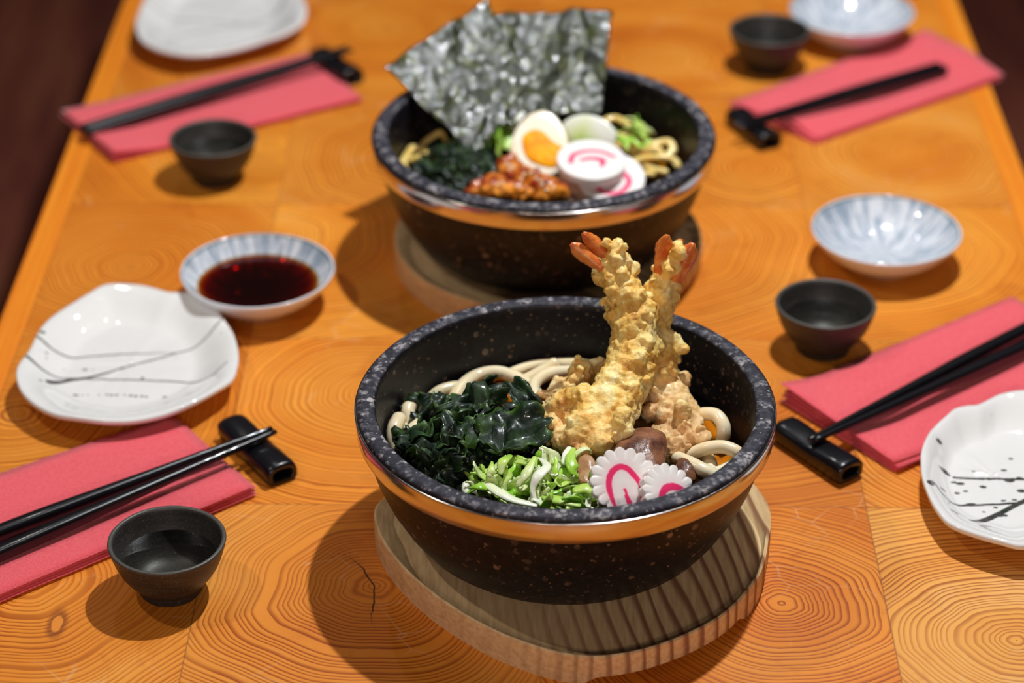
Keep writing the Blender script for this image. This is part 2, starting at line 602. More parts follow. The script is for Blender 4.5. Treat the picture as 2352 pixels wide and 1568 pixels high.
def m_floor():
    m = M('dark_floor_boards')
    oc = m.coord()
    v = m.vmath('MULTIPLY', oc, (9, .9, 1))
    n = m.noise(v, 2.2, 4, .6, .4)
    sp = m.n('ShaderNodeSeparateXYZ', {0: oc})
    gap = m.math('FRACT', m.math('MULTIPLY', m.math('ADD', sp.outputs[0], 5.03), 1 / .12))
    g = m.maprange(gap, 0., .03, .8, 0.)
    col = m.ramp(n, [(.3, (.15, .036, .026)), (.5, (.32, .085, .055)), (.7, (.50, .17, .085))])
    col = m.mix(g, col, (.012, .004, .003))
    m.pbr(color=col, rough=.5, normal=m.bump(n, .2, .003))
    return m.m


MAT['table'] = m_endgrain()
MAT['edge'] = m_longgrain('orange_pine_edge', [(.3, (.62, .13, .004)), (.46, (.78, .21, .008)), (.6, (.86, .29, .016)), (.78, (.90, .40, .05))], 1.2, 14)
MAT['board'] = m_board()
MAT['stone'] = m_stone()
MAT['steel'] = m_steel()
MAT['cup'] = m_cup()
MAT['white'] = m_porcelain()
MAT['blue'] = m_bluedish()
MAT['lacquer'] = m_lacquer()
MAT['napkin'] = m_napkin()
MAT['sake'] = thinliquid('clear_sake', (.90, .90, .86), .01)
MAT['broth'] = thinliquid('amber_broth', (.86, .50, .12), .02, bumpamt=.25)
MAT['broth2'] = thinliquid('golden_broth', (.90, .60, .14), .02, bumpamt=.25)
MAT['soy'] = thinliquid('soy', None, .02, 'depth', (260, 900, 3000))
MAT['udon'] = m_simple('udon_dough', (.88, .72, .44), (.93, .82, .58), 40, .24, .12, .0006, sss=.22, coat=.3)
MAT['ramen'] = m_simple('ramen_dough', (.84, .56, .13), (.92, .72, .28), 60, .25, .12, .0005, sss=.15, coat=.3)
MAT['wakame'] = m_wakame()
MAT['nori'] = m_nori()
MAT['scallion'] = m_scallion()
MAT['tempura'] = m_tempura()
MAT['tail'] = m_simple('prawn_tail', (.62, .10, .012), (.86, .30, .06), 150, .32, .4, .0008, sss=.1, coat=.2)
MAT['shiitake'] = m_simple('shiitake_skin', (.075, .022, .014), (.30, .125, .060), 90, .36, .45, .001, coat=.22, spec=.3, lo=.38, hi=.66)
MAT['shiitake_flesh'] = m_simple('shiitake_flesh', (.30, .13, .045), (.52, .29, .12), 120, .35, .3, .0006, coat=.2, sss=.1)
MAT['naruto'] = m_naruto()
MAT['eggwhite'] = m_simple('egg_white', (.84, .68, .46), (.90, .82, .68), 40, .28, .08, .0006, sss=.25, coat=.2)
MAT['yolk'] = m_simple('egg_yolk', (.86, .27, .0), (.95, .45, .0), 90, .50, .3, .0010, spec=.15)
MAT['chicken'] = m_simple('glazed_chicken', (.26, .014, .003), (.92, .33, .030), 50, .34, .5, .0012, coat=.4, lo=.42, hi=.60, spec=.3, sss=.08)
MAT['pork'] = m_simple('pork_slice', (.42, .20, .12), (.60, .36, .24), 80, .35, .3, .0008, coat=.2)
MAT['seed_w'] = m_simple('sesame_white', (.80, .66, .45), (.86, .74, .55), 300, .35, .1)
MAT['seed_b'] = m_simple('sesame_black', (.02, .02, .02), (.04, .03, .03), 300, .35, .1)
MAT['floor'] = m_floor()
MAT['wall'] = m_simple('warm_plaster', (.42, .34, .27), (.48, .40, .32), 4, .8, .1, .002)
MAT['leg'] = m_longgrain('table_leg_wood', [(.3, (.20, .07, .02)), (.6, (.38, .15, .04)), (.8, (.46, .2, .06))], 8, 2)

# ------------------------------------------------------------------ setting: floor
me = mesh('floor', [(-4, -2, 0), (4, -2, 0), (4, 6, 0), (-4, 6, 0), (-4, -2, -.05), (4, -2, -.05), (4, 6, -.05), (-4, 6, -.05)],
          [(0, 1, 2, 3), (7, 6, 5, 4), (0, 4, 5, 1), (1, 5, 6, 2), (2, 6, 7, 3), (3, 7, 4, 0)], MAT['floor'], False)
fl = obj('floor', me, None, (0, 0, -.72)); tag(fl, kind='structure')

def wallbox(nm, x0, x1, y0, y1):
    vs = [(x, y, z) for z in (-.72, 2.0) for (x, y) in ((x0, y0), (x1, y0), (x1, y1), (x0, y1))]
    o = obj(nm, mesh(nm, vs, [(3, 2, 1, 0), (4, 5, 6, 7), (0, 1, 5, 4), (1, 2, 6, 5), (2, 3, 7, 6), (3, 0, 4, 7)], MAT['wall'], False))
    tag(o, kind='structure')


wallbox('wall_back', -4, 4, 6, 6.1)
wallbox('wall_left', -4.1, -4, -2, 6)
wallbox('wall_right', 4, 4.1, -2, 6)

# ------------------------------------------------------------------ table
BL = .1638
TX = .2927                        # inner half width (blocks), then the edge strips
TE = .3088
table = empty('dining_table', (.0042, 0, -.72), (0, 0, -.0104))
tag(table, 'light wooden dining table with end-grain block top and orange edge strips', 'table')
Y0, NROW = .983 - 4 * .1634, 13
vs, fs, pith, tint, seam, crack = [], [], [], [], [], []
cols = [(-TX, -BL), (-BL, 0), (0, BL), (BL, TX)]


def topix(px, py):
    g = G(px, py)
    a = .0104
    x = g.x - .0042
    return (x * math.cos(a) - g.y * math.sin(a), x * math.sin(a) + g.y * math.cos(a))


known = {}
for (px, py) in ((860, 1345), (850, 905), (60, 1330), (40, 950), (300, 612), (2335, 1470), (1795, 1385), (1722, 385), (2100, 352), (1700, 880), (1960, 560), (2060, 1240),
                 (640, 540), (620, 330)):
    x, y = topix(px, py)
    ci = [i for i, c in enumerate(cols) if c[0] <= x < c[1]]
    ri = int((y - Y0) // .1634)
    if ci: known.setdefault((ci[0], ri), (x, y))
rng = random.Random(21)
tints = {(1, 3): (.97, .97, 1.15), (0, 3): (1.0, 1.0, 1.1), (1, 4): (1.05, 1.02, 1.0), (2, 3): (1.0, .92, .82), (3, 3): (1.0, 1.14, 1.75), (3, 4): (.98, .92, .8), (0, 4): (.95, .90, .78)}
for r in range(NROW):
    for c, (xa, xb) in enumerate(cols):
        ya, yb = Y0 + r * .1634, Y0 + (r + 1) * .1634
        if (c, r) in known: pc = known[(c, r)]
        else: pc = ((xa + xb) / 2 + rng.uniform(-.04, .04), (ya + yb) / 2 + rng.uniform(-.04, .04))
        sd = rng.uniform(0, 50)
        q = rng.uniform(.92, 1.06)
        tn = tints.get((c, r), (q, q * rng.uniform(.93, 1.0), q * rng.uniform(.8, .95)))
        ck = 1.0 if (c, r) in ((1, 3),) else 0.0
        n = 5
        base = len(vs)
        for k in range(2):
            for i in range(n):
                for j in range(n):
                    # top grid with lines just inside the border, for the glue seam
                    fu = (0, .006, .5, .994, 1)[i]; fv = (0, .006, .5, .994, 1)[j]
                    x = xa + fu * (xb - xa); y = ya + fv * (yb - ya)
                    vs.append((x, y, -.04 * k))
                    pith.append((x - pc[0], y - pc[1], sd)); tint.append(tn); crack.append(ck)
                    seam.append(min(x - xa, xb - x, y - ya, yb - y))
        I = lambda k, i, j: base + k * n * n + i * n + j
        for i in range(n - 1):
            for j in range(n - 1):
                fs.append((I(0, i, j), I(0, i + 1, j), I(0, i + 1, j + 1), I(0, i, j + 1)))
                fs.append((I(1, i, j + 1), I(1, i + 1, j + 1), I(1, i + 1, j), I(1, i, j)))
        for i in range(n - 1):
            fs.append((I(0, i, 0), I(1, i, 0), I(1, i + 1, 0), I(0, i + 1, 0)))
            fs.append((I(0, i + 1, n - 1), I(1, i + 1, n - 1), I(1, i, n - 1), I(0, i, n - 1)))
            fs.append((I(0, 0, i + 1), I(1, 0, i + 1), I(1, 0, i), I(0, 0, i)))
            fs.append((I(0, n - 1, i), I(1, n - 1, i), I(1, n - 1, i + 1), I(0, n - 1, i + 1)))
me = mesh('tabletop', vs, fs, MAT['table'], False)
vattr(me, 'pith', pith); vattr(me, 'tint', tint); fattr(me, 'seam', seam); fattr(me, 'crack', crack)
obj('tabletop', me, table, (0, 0, .72))
YE = Y0 + NROW * .1634


def box(x0, x1, y0, y1, z0, z1, bev=0.0):
    bm = bmesh.new()
    bmesh.ops.create_cube(bm, size=1)
    for v in bm.verts:
        v.co = Vector(((x0 + x1) / 2 + v.co.x * (x1 - x0), (y0 + y1) / 2 + v.co.y * (y1 - y0), (z0 + z1) / 2 + v.co.z * (z1 - z0)))
    if bev: bmesh.ops.bevel(bm, geom=bm.edges[:], offset=bev, segments=2, profile=.6, affect='EDGES')
    me = bpy.data.meshes.new('box'); bm.to_mesh(me); bm.free()
    return me


for sgn in (-1, 1):
    a, b = sorted((sgn * TX, sgn * TE))
    me = box(a, b, Y0, YE, -.042, .0002, .0012); me.materials.append(MAT['edge'])
    tag(obj('edge_strip', me, table, (0, 0, .72)), 'orange straight-grained wooden edge strip')
for sx in (-1, 1):
    for yy in (Y0 + .08, YE - .08):
        me = box(sx * .24 - .025, sx * .24 + .025, yy - .025, yy + .025, -.72, -.04, .002); me.materials.append(MAT['leg'])
        obj('leg', me, table, (0, 0, .72))

# ------------------------------------------------------------------ wooden coasters
def radial(pts, cx, cy, seg, smooth=3):
    """radius as a function of the angle round (cx, cy) for an outline"""
    an = np.array([math.atan2(p[1] - cy, p[0] - cx) for p in pts]); rd = np.array([math.hypot(p[0] - cx, p[1] - cy) for p in pts])
    k = np.argsort(an)
    A = np.linspace(-PI, PI, seg, endpoint=False)
    R = np.interp(A, an[k], rd[k], period=2 * PI)
    for _ in range(smooth): R = (np.roll(R, 1) + R * 2 + np.roll(R, -1)) / 4
    return A, R


def coaster(center, outer, inner, label, rot=0.):
    """outer and inner: outlines (x, y) round the centre"""
    TH, WF = .016, .0106
    seg = 240
    A, RO = radial(outer, 0, 0, seg, 6); A, RI = radial(inner, 0, 0, seg, 5)
    RI = np.minimum(RI, RO - .0022)
    vs, fs, rows = [(0, 0, WF)], [], []

    def ring(R, z):
        row = []
        for i in range(seg):
            zz = z(A[i]) if callable(z) else z
            row.append(len(vs)); vs.append((R[i] * math.cos(A[i]), R[i] * math.sin(A[i]), zz))
        rows.append(row)

    def notch(a):      # finger arch cut into the underside of the front edge
        d = abs((a - math.radians(-62) + PI) % (2 * PI) - PI)
        return .0046 * max(0., min(1., (.50 - d) / .07))
    ring(RI * .5, WF); ring(RI - .002, WF); ring(RI, WF + .0003); ring(RI + .0006, WF + .0009); ring(RO - .0018, TH - .0002)
    ring(RO - .0012, TH); ring(RO - .0003, TH - .0006); ring(RO, TH * .75); ring(RO, TH * .5); ring(RO - .0003, notch); ring(RO - .012, notch); ring(RO - .014, 0); ring(RO * .4, 0)
    for i in range(seg): fs.append((0, rows[0][i], rows[0][(i + 1) % seg]))
    for P_, Q_ in zip(rows, rows[1:]):
        for i in range(seg):
            j = (i + 1) % seg; fs.append((P_[i], Q_[i], Q_[j], P_[j]))
    fs.append(tuple(reversed(rows[-1])))
    me = mesh('board', vs, fs, MAT['board']); recalc(me)
    o = obj('wooden_trivet', me, None, center, (0, 0, rot))
    md = o.modifiers.new('b', 'EDGE_SPLIT'); md.split_angle = math.radians(35)
    tag(o, label, 'trivet', 'round wooden trivets under the stone bowls')
    return o


def circ(R, cx=0., cy=0., a0=0, a1=360, n=24): return [(cx + R * math.cos(math.radians(a0 + (a1 - a0) * k / n)), cy + R * math.sin(math.radians(a0 + (a1 - a0) * k / n))) for k in range(n)]


B1 = Vector((.0253, .9533, 0)); B2 = Vector((.0183, 1.2466, 0))
CT = Vector((.0325, .9405, 0))
rel = lambda L: [tuple((G(a, b, .016) - CT)[:2]) for a, b in L]
outl = rel([(857, 1160), (862, 1205), (899, 1272), (940, 1318), (977, 1350), (1035, 1392), (1102, 1432), (1200, 1475), (1290, 1502), (1368, 1511), (1450, 1500), (1525, 1479), (1600, 1448), (1662, 1413), (1712, 1365), (1745, 1320), (1760, 1276), (1765, 1238)])
inn = rel([(900, 1165), (930, 1237), (954, 1296), (1009, 1350), (1095, 1405), (1192, 1452), (1290, 1485), (1376, 1499), (1440, 1485), (1525, 1452), (1590, 1425), (1642, 1393), (1690, 1355), (1720, 1319), (1742, 1275), (1750, 1232)])
coaster((CT.x, CT.y, 0), outl + circ(.0960, 0, .002, 10, 172, 14), inn + circ(.0850, 0, .002, 12, 170, 14), 'round pale wooden trivet under the bowl with tempura')
coaster((.0215, 1.2420, 0), circ(.0915), circ(.0835, .001, -.002), 'round pale wooden trivet under the bowl with nori and egg', .5)


# ------------------------------------------------------------------ stone bowls
def stone_bowl(center, label, rot):
    z0 = .0108
    root = empty('stone_bowl', (center.x, center.y, z0), (0, 0, rot))
    tag(root, label, 'bowl', 'speckled black stone bowls with metal bands')
    HB = .0716
    prof = [(0, .0012), (.055, .0012), (.058, 0), (.064, 0), (.0695, .0020), (.0745, .0065), (.0805, .0150), (.0868, .0265), (.0915, .0380), (.0948, .0490), (.0962, .0560),
            (.0975, HB - .0135), (.0980, HB - .0120), (.0988, HB - .0075), (.0992, HB - .0022), (.0985, HB - .0005), (.0965, HB), (.0930, HB + .0002), (.0912, HB - .0002), (.0903, HB - .0012), (.0898, HB - .0050),
            (.0885, .0500), (.0872, .0360), (.0840, .0220), (.0740, .0120), (.055, .0080), (0, .0072)]
    def wob(r, z, a):
        k = nz(math.cos(a) * 3, math.sin(a) * 3, z * 30) * .0003
        return r + k, z + k * .5
    vs, fs = lathe(prof, 200, wob)
    me = mesh('bowl_body', vs, fs, MAT['stone'])
    fs_raw_lit = []
    for v in vs:
        r = math.hypot(v[0], v[1])
        fs_raw_lit.append(1.0 if (v[2] > HB - .0016 and r > .0905) else 0.0)  # marks the rim top, bare stone plus painted-in light
    fattr(me, 'raw_lit', fs_raw_lit)
    recalc(me)
    obj('bowl_body', me, root)
    pb = [(.0975, HB - .0132), (.0992, HB - .0136), (.0996, HB - .0130), (.1003, HB - .0028), (.1001, HB - .0024), (.0994, HB - .0024), (.0985, HB - .0030), (.0975, HB - .0132)]
    vs, fs = lathe(pb, 200)
    me = mesh('metal_band', vs, fs, MAT['steel']); recalc(me)
    b = obj('metal_band', me, root); tag(b, 'polished steel band below the rim')
    return root


stone_bowl(B1, 'black stone bowl holding udon noodles and tempura, nearest the camera', 0.4)
stone_bowl(B2, 'black stone bowl holding nori sheets and a halved egg', 2.2)


def disc(R, n=64, rings=6, zf=lambda r: 0.):
    vs = [(0, 0, zf(0))]; fs = []
    for k in range(1, rings + 1):
        for i in range(n):
            a = 2 * PI * i / n; r = R * k / rings
            vs.append((r * math.cos(a), r * math.sin(a), zf(r)))
    for i in range(n): fs.append((0, 1 + i, 1 + (i + 1) % n))
    for k in range(rings - 1):
        for i in range(n):
            a = 1 + k * n + i; b = 1 + k * n + (i + 1) % n
            fs.append((a, a + n, b + n, b))
    return vs, fs


ZB = .0490
me = mesh('udon_broth', *disc(.0872, 96, 10, lambda r: .0012 * max(0, (r - .083) / .0042) ** 2), MAT['broth'])
tag(obj('udon_broth', me, None, (B1.x, B1.y, ZB)), 'amber broth around the udon noodles in the near bowl', 'broth')
ZB2 = .0470
me = mesh('ramen_broth', *disc(.0870, 96, 10, lambda r: .0012 * max(0, (r - .083) / .0042) ** 2), MAT['broth2'])
tag(obj('ramen_broth', me, None, (B2.x, B2.y, ZB2)), 'golden broth around the ramen noodles in the far bowl', 'broth')

# ------------------------------------------------------------------ cups
CUPH = .029


def make_cup():
    prof = [(0, .0022), (.0100, .0022), (.0112, 0), (.0146, 0), (.0152, .0012), (.0150, .0034), (.0160, .0050), (.0205, .0100), (.0240, .0160), (.0264, .0225), (.0277, .0272), (.0280, .0284), (.0277, .0291), (.0268, .0293),
            (.0260, .0289), (.0254, .0276), (.0240, .0225), (.0214, .0155), (.0165, .0085), (.0100, .0055), (0, .0050)]
    # finely smooth the profile
    P = [tuple(p) for p in spline(prof[5:], 3)]
    prof = prof[:5] + [(max(a, 0), b) for a, b in P]
    prof[-1] = (0, .0050)
    vs, fs = lathe(prof, 96, lambda r, z, a: (r + .0002 * nz(math.cos(a) * 1.5, math.sin(a) * 1.5, z * 60), z))
    me = mesh('sake_cup', vs, fs, MAT['cup'])
    rim = []
    for v in vs:
        rim.append(max(0., 1 - abs(v[2] - .0292) / .0016))
    fattr(me, 'rim', rim); recalc(me)
    return me


cup_me = make_cup()
sake_me = mesh('sake', *disc(.0226, 64, 5, lambda r: .0006 * max(0, (r - .0205) / .0022) ** 2), MAT['sake'])
CUPS = [((383, 1238), 'small dark stoneware cup at the near left, beside the glossy chopsticks', 1.0),
        ((489, 314), 'small dark stoneware cup in front of the far left napkin', .985),
        ((1897, 696), 'small dark stoneware cup between the blue dish and the right napkin', 1.0),
        ((1768, 67), 'small dark stoneware cup at the far right next to the blue dish', 1.0)]
for i, ((px, py), lab, s) in enumerate(CUPS):
    g = G(px, py, CUPH)
    c = obj('sake_cup', cup_me, None, (g.x, g.y, 0), (0, 0, i * 1.3)); c.scale = (s, s, s)
    tag(c, lab, 'cup', 'small dark cups on the table')
    k = obj('sake', sake_me, None, (g.x, g.y, .0180 * s)); k.scale = (s, s, s)
    tag(k, 'clear liquid in the ' + lab.replace('small dark stoneware cup', 'dark cup'), 'drink', 'drinks in the dark cups')

# ------------------------------------------------------------------ blue dishes
def make_dish():
    prof = [(0, .0030), (.0170, .0030), (.0178, 0), (.0205, 0), (.0212, .0022), (.0290, .0058), (.0370, .0120), (.0425, .0188), (.0440, .0216), (.0441, .0224), (.0436, .0229), (.0428, .0226),
            (.0415, .0206), (.0360, .0144), (.0280, .0084), (.0180, .0056), (.0080, .0048), (0, .0047)]
    P = [tuple(p) for p in spline(prof[4:], 4)]
    prof = prof[:4] + [(max(a, 0), b) for a, b in P]; prof[-1] = (0, .0047)
    vs, fs = lathe(prof, 128, lambda r, z, a: (r + .0003 * math.sin(a * 3 + 1) * (r / .044) ** 2, z))
    me = mesh('porcelain_dish', vs, fs, MAT['blue'])
    inside, rim = [], []
    top = max(v[2] for v in vs); past = False
    n0 = 0
    for idx, v in enumerate(vs):
        r = math.hypot(v[0], v[1])
        ins = idx > len(vs) * .52 and r < .0432
        inside.append(1. if ins else 0.)
        rim.append(1. if (ins and .0422 < r < .0430) else 0.)
    fattr(me, 'inside', inside); fattr(me, 'rim', rim); recalc(me)
    return me


dish_me = make_dish()
DISH = [((591, 621), 'blue-streaked white dish filled with dark soy sauce', 0.3),
        ((2035, 528), 'empty blue-streaked dish on the right behind the dark cup', 1.9),
        ((1956, 25), 'empty blue-streaked dish at the far right touching the folded napkin', 4.1)]
for (px, py), lab, rz in DISH:
    g = G(px, py, .022)
    o = obj('porcelain_dish', dish_me, None, (g.x, g.y, 0), (0, 0, rz))
    tag(o, lab, 'dish', 'small blue and white dishes')
g = G(591, 621, .022)
zs, Rs = .0138, .0352


def dishz(r):
    xs = [0, .008, .018, .028, .036, .0415]; ys = [.0047, .0048, .0056, .0084, .0144, .0206]
    return float(np.interp(r, xs, ys))


vs, fs = disc(Rs, 96, 24)
me = mesh('soy_sauce', vs, fs, MAT['soy'])
fattr(me, 'depth', [max(0., zs - dishz(math.hypot(v[0], v[1]))) + .00005 for v in vs])
tag(obj('soy_sauce', me, None, (g.x, g.y, zs)), 'dark brown soy sauce filling the blue-streaked dish on the left', 'sauce')


# ------------------------------------------------------------------ white plates
def plate(outline_px, strokes, dots, label, strength=1., zr=.0160, cz=0.0):
    pts = [G(px, py, zr) for px, py in outline_px]
    cx = sum(p.x for p in pts) / len(pts); cy = sum(p.y for p in pts) / len(pts)
    ctrl = [(p.x - cx, p.y - cy) for p in pts]
    ctrl = spline(ctrl, 24, True)
    # resample by angle
    ang = np.array([math.atan2(q[1], q[0]) for q in ctrl]); rad = np.array([math.hypot(q[0], q[1]) for q in ctrl])
    o_ = np.argsort(ang); ang = ang[o_]; rad = rad[o_]
    N, K = 360, 110
    A = np.linspace(-PI, PI, N, endpoint=False)
    R = np.interp(A, ang, rad, period=2 * PI)

    def topz(t, a):
        s = min(max((t - .58) / .42, 0.), 1.)
        z = .0055 + .0105 * (s * s * (3 - 2 * s)) ** 1.0
        z += .0007 * math.sin(7 * a + 1) * s ** 3 + .0004 * nz(math.cos(a) * 3, math.sin(a) * 3, t * 3)
        return z

    def botz(t, a):
        s = min(max((t - .46) / .54, 0.), 1.)
        return .0018 + .0112 * s ** 1.25
    vs, fs = [(0, 0, .0055)], []
    T = [k / K for k in range(1, K)]
    for t in T:
        for a, r in zip(A, R): vs.append((r * t * .985 * math.cos(a), r * t * .985 * math.sin(a), topz(t, a)))
    # rolled rim
    for (f, dz) in ((.992, -.0001), (1.0, -.0014), (.994, -.0030)):
        for a, r in zip(A, R): vs.append((r * f * math.cos(a), r * f * math.sin(a), topz(1, a) + dz))
    for t in (.92, .8, .66, .55):
        for a, r in zip(A, R): vs.append((r * t * math.cos(a), r * t * math.sin(a), botz(t, a)))
    rf = float(R.mean()) * .5
    for (f, z) in ((1.0, .0), (.93, .0), (.90, .0022)):
        for a in A: vs.append((rf * f * math.cos(a), rf * f * math.sin(a), z))
    vs.append((0, 0, .0022))
    nr = (len(vs) - 2) // N
    for i in range(N): fs.append((0, 1 + i, 1 + (i + 1) % N))
    for k in range(nr - 1):
        for i in range(N):
            a = 1 + k * N + i; b = 1 + k * N + (i + 1) % N
            fs.append((a, a + N, b + N, b))
    l = len(vs) - 1; s0 = 1 + (nr - 1) * N
    for i in range(N): fs.append((s0 + i, l, s0 + (i + 1) % N))
    me = mesh('plate', vs, fs, MAT['white'])
    P = np.array([(v[0], v[1]) for v in vs])
    ink = np.full(len(vs), .01)
    for st in strokes:
        q = [G(a, b, .008) for a, b, *_ in st[0]]
        poly = spline([(p.x - cx, p.y - cy) for p in q], 6)
        d, t = segdist(P, poly)
        w = np.interp(t, np.linspace(0, 1, len(st[1])), st[1]) * (1.0 if max(st[1]) > .0018 else 1.3)
        ink = np.minimum(ink, d - w)
    for (a, b, w, e) in dots:
        p = G(a, b, .008)
        dx = (P[:, 0] - (p.x - cx)) / e; dy = P[:, 1] - (p.y - cy)
        ink = np.minimum(ink, np.hypot(dx, dy) - w)
    top = np.zeros(len(vs)); top[:1 + (K - 1) * N] = strength
    fattr(me, 'ink', ink); fattr(me, 'inkstr', top)
    recalc(me)
    o = obj('ceramic_plate', me, None, (cx, cy, cz))
    tag(o, label, 'plate', 'irregular white plates with dark brush strokes')
    return o


z3 = lambda L: [(x / 2.94, 640 + y / 2.94) for x, y in L]
out1 = z3([(105, 640), (130, 560), (200, 460), (270, 340), (350, 250), (440, 180), (560, 115), (620, 85), (700, 45), (800, 32), (950, 35), (1060, 55), (1150, 80), (1250, 88), (1350, 118), (1440, 175), (1520, 270), (1580, 370), (1612, 500), (1605, 580), (1570, 670), (1480, 740), (1350, 820), (1180, 885), (1000, 930), (850, 955), (700, 962), (560, 948), (400, 920), (280, 870), (180, 800), (125, 730)])
mm = .001
st1 = [(z3([(215, 450), (310, 500), (400, 515), (700, 490), (1000, 478), (1200, 475)]), [.6 * mm, .5 * mm, .45 * mm, .2 * mm]),
       (z3([(165, 590), (300, 645), (600, 650), (1100, 665), (1400, 685), (1480, 660), (1540, 630)]), [.8 * mm, .4 * mm, .5 * mm, .4 * mm, .3 * mm]),
       (z3([(330, 705), (450, 665), (620, 635), (900, 555), (1180, 480), (1400, 420), (1520, 340)]), [1.4 * mm, .9 * mm, .5 * mm, .4 * mm, .4 * mm])]
d1 = [(x / 2.94, 640 + y / 2.94, w * mm, e) for x, y, w, e in [(295, 447, 1.2, 1.6), (570, 587, .9, 1.8), (320, 550, .6, 1.6), (318, 575, .5, 1.5), (280, 552, .4, 1), (430, 590, .4, 1.6), (280, 722, .7, 1.8), (500, 757, .8, 1), (520, 760, .7, 1.4), (555, 758, .5, 1.4), (590, 757, .5, 1.4), (665, 757, .5, 1.4), (720, 757, .7, 1.5),
      (750, 760, .8, 1.5), (785, 760, .7, 1.6), (840, 762, .5, 1.6), (880, 765, .8, 1.4), (915, 768, .9, 1.2), (955, 768, .8, 1.3), (985, 770, .7, 1.4), (1110, 772, .8, 1.6), (380, 757, .3, 1.4), (960, 645, .9, 1.2), (1100, 518, .5, 1), (1190, 510, .4, 1), (1500, 440, .4, 1.6), (1550, 425, .4, 1.6), (640, 455, .3, 1), (625, 590, .5, 1.4)]]
plate(out1, st1, d1, 'white irregular plate on the left, in front of the soy dish')
z6 = lambda L: [(2080 + x / 3.732, 860 + y / 3.732) for x, y in L]
out2 = [(2115, 1058), (2117, 1031), (2134, 991), (2152, 970), (2174, 954), (2192, 940), (2219, 931), (2246, 926), (2273, 912), (2300, 900), (2348, 895), (2420, 905), (2480, 940), (2520, 1000), (2535, 1070), (2520, 1140), (2480, 1195), (2420, 1235), (2351, 1254), (2294, 1243), (2241, 1227), (2187, 1203), (2160, 1179), (2134, 1139), (2118, 1096)]
st2 = [(z6([(290, 800), (330, 808), (380, 830)]), [.5 * mm, 2.2 * mm, .6 * mm]),
       (z6([(420, 845), (550, 855), (850, 860), (1015, 862), (1400, 870)]), [.7 * mm, .8 * mm, .7 * mm, .8 * mm, .6 * mm]),
       (z6([(200, 1035), (240, 1005), (300, 1050), (370, 1080), (460, 1085), (740, 1078), (1015, 1065), (1500, 1040)]), [1.9 * mm, .7 * mm, .8 * mm, .8 * mm, .9 * mm, .7 * mm]),
       (z6([(570, 1248), (660, 1222), (780, 1172), (1015, 1052), (1300, 930)]), [1.4 * mm, 1.4 * mm, 1.2 * mm, 1. * mm])]
d2 = [(2080 + x / 3.732, 860 + y / 3.732, w * mm, e) for x, y, w, e in [(280, 637, 1.5, 1.1), (905, 685, .9, 1.5), (848, 784, 1., 1.6), (587, 797, .6, 1.6), (415, 890, .9, 1.8), (472, 903, 1.3, 1.7), (668, 927, 1.1, 1.8), (517, 963, .8, 1.8), (447, 981, .9, 1.7), (318, 997, 1., 1.8), (1000, 963, 1.6, 1.6), (843, 1047, .8, 1.8), (938, 1040, .8, 1.9),
      (775, 1105, .8, 1.6), (676, 1142, .6, 1.7), (815, 1178, .9, 1.8), (858, 1175, .9, 1.7), (405, 1210, 1.4, 1.2), (430, 1214, .7, 2.5), (895, 872, 1.6, 1.7), (980, 852, 1.2, 1.4), (570, 1076, 1.4, 2.), (732, 395, .5, 1), (830, 1253, .3, 1)]]
plate(out2, st2, d2, 'white irregular plate with ink dots at the right edge, on the red napkin corner')
out3 = [(311, 55), (318, 25), (335, -8), (352, -38), (400, -68), (470, -84), (560, -86), (640, -66), (685, -30), (703, 10), (704, 30), (692, 52), (640, 84), (548, 108), (475, 124), (420, 126), (366, 113), (322, 88)]
st3 = [([(383, 84), (475, 62), (585, 44), (640, 22), (665, -5)], [1.2 * mm, 1.2 * mm, 1.8 * mm, 2.4 * mm]),
       ([(335, 30), (420, 38), (520, 44), (680, 60)], [.8 * mm, 1.2 * mm, 1.2 * mm, .8 * mm])]
plate(out3, st3, [], 'white irregular plate at the far left, above the red napkin', .38)


# ------------------------------------------------------------------ napkins
def napkin(name_lab, A, B, Cc, Dd, layers=4, lift=None, fan=.0012, seed=0, order='AB'):
    """A-B far long edge, D-C near long edge (world xy)"""
    rg = random.Random(seed)
    vs, fs = [], []
    nu, nv = 36, 14
    c = (A + B + Cc + Dd) / 4
    for k in range(layers):
        ox, oy = rg.uniform(-fan, fan), rg.uniform(-fan, fan)
        sh = k / max(1, layers - 1)
        P = []
        for i in range(nu):
            row = []
            u = i / (nu - 1)
            for j in range(nv):
                v = j / (nv - 1)
                p = (A * (1 - u) + B * u) * (1 - v) + (Dd * (1 - u) + Cc * u) * v
                z = .0004 + k * .0010
                z += (lift(u, v, sh) if lift else 0.)
                z += .0003 * nz(p.x * 30 + seed, p.y * 30, k * .3) * (k > 0)
                row.append((p.x - c.x + ox, p.y - c.y + oy * 1.0, z))
            P.append(row)
        a, b = sheet(P, .0004)
        o = len(vs); vs += a; fs += [tuple(q + o for q in f) for f in b]
    # rounded fold joining the sheets along the A-B edge
    me = mesh('napkin', vs, fs, MAT['napkin'])
    o = obj('paper_napkin', me, None, (c.x, c.y, 0))
    tag(o, name_lab, 'napkin', 'folded red paper napkins')
    return o


def V2(px, py): g = G(px, py, .003); return Vector((g.x, g.y))


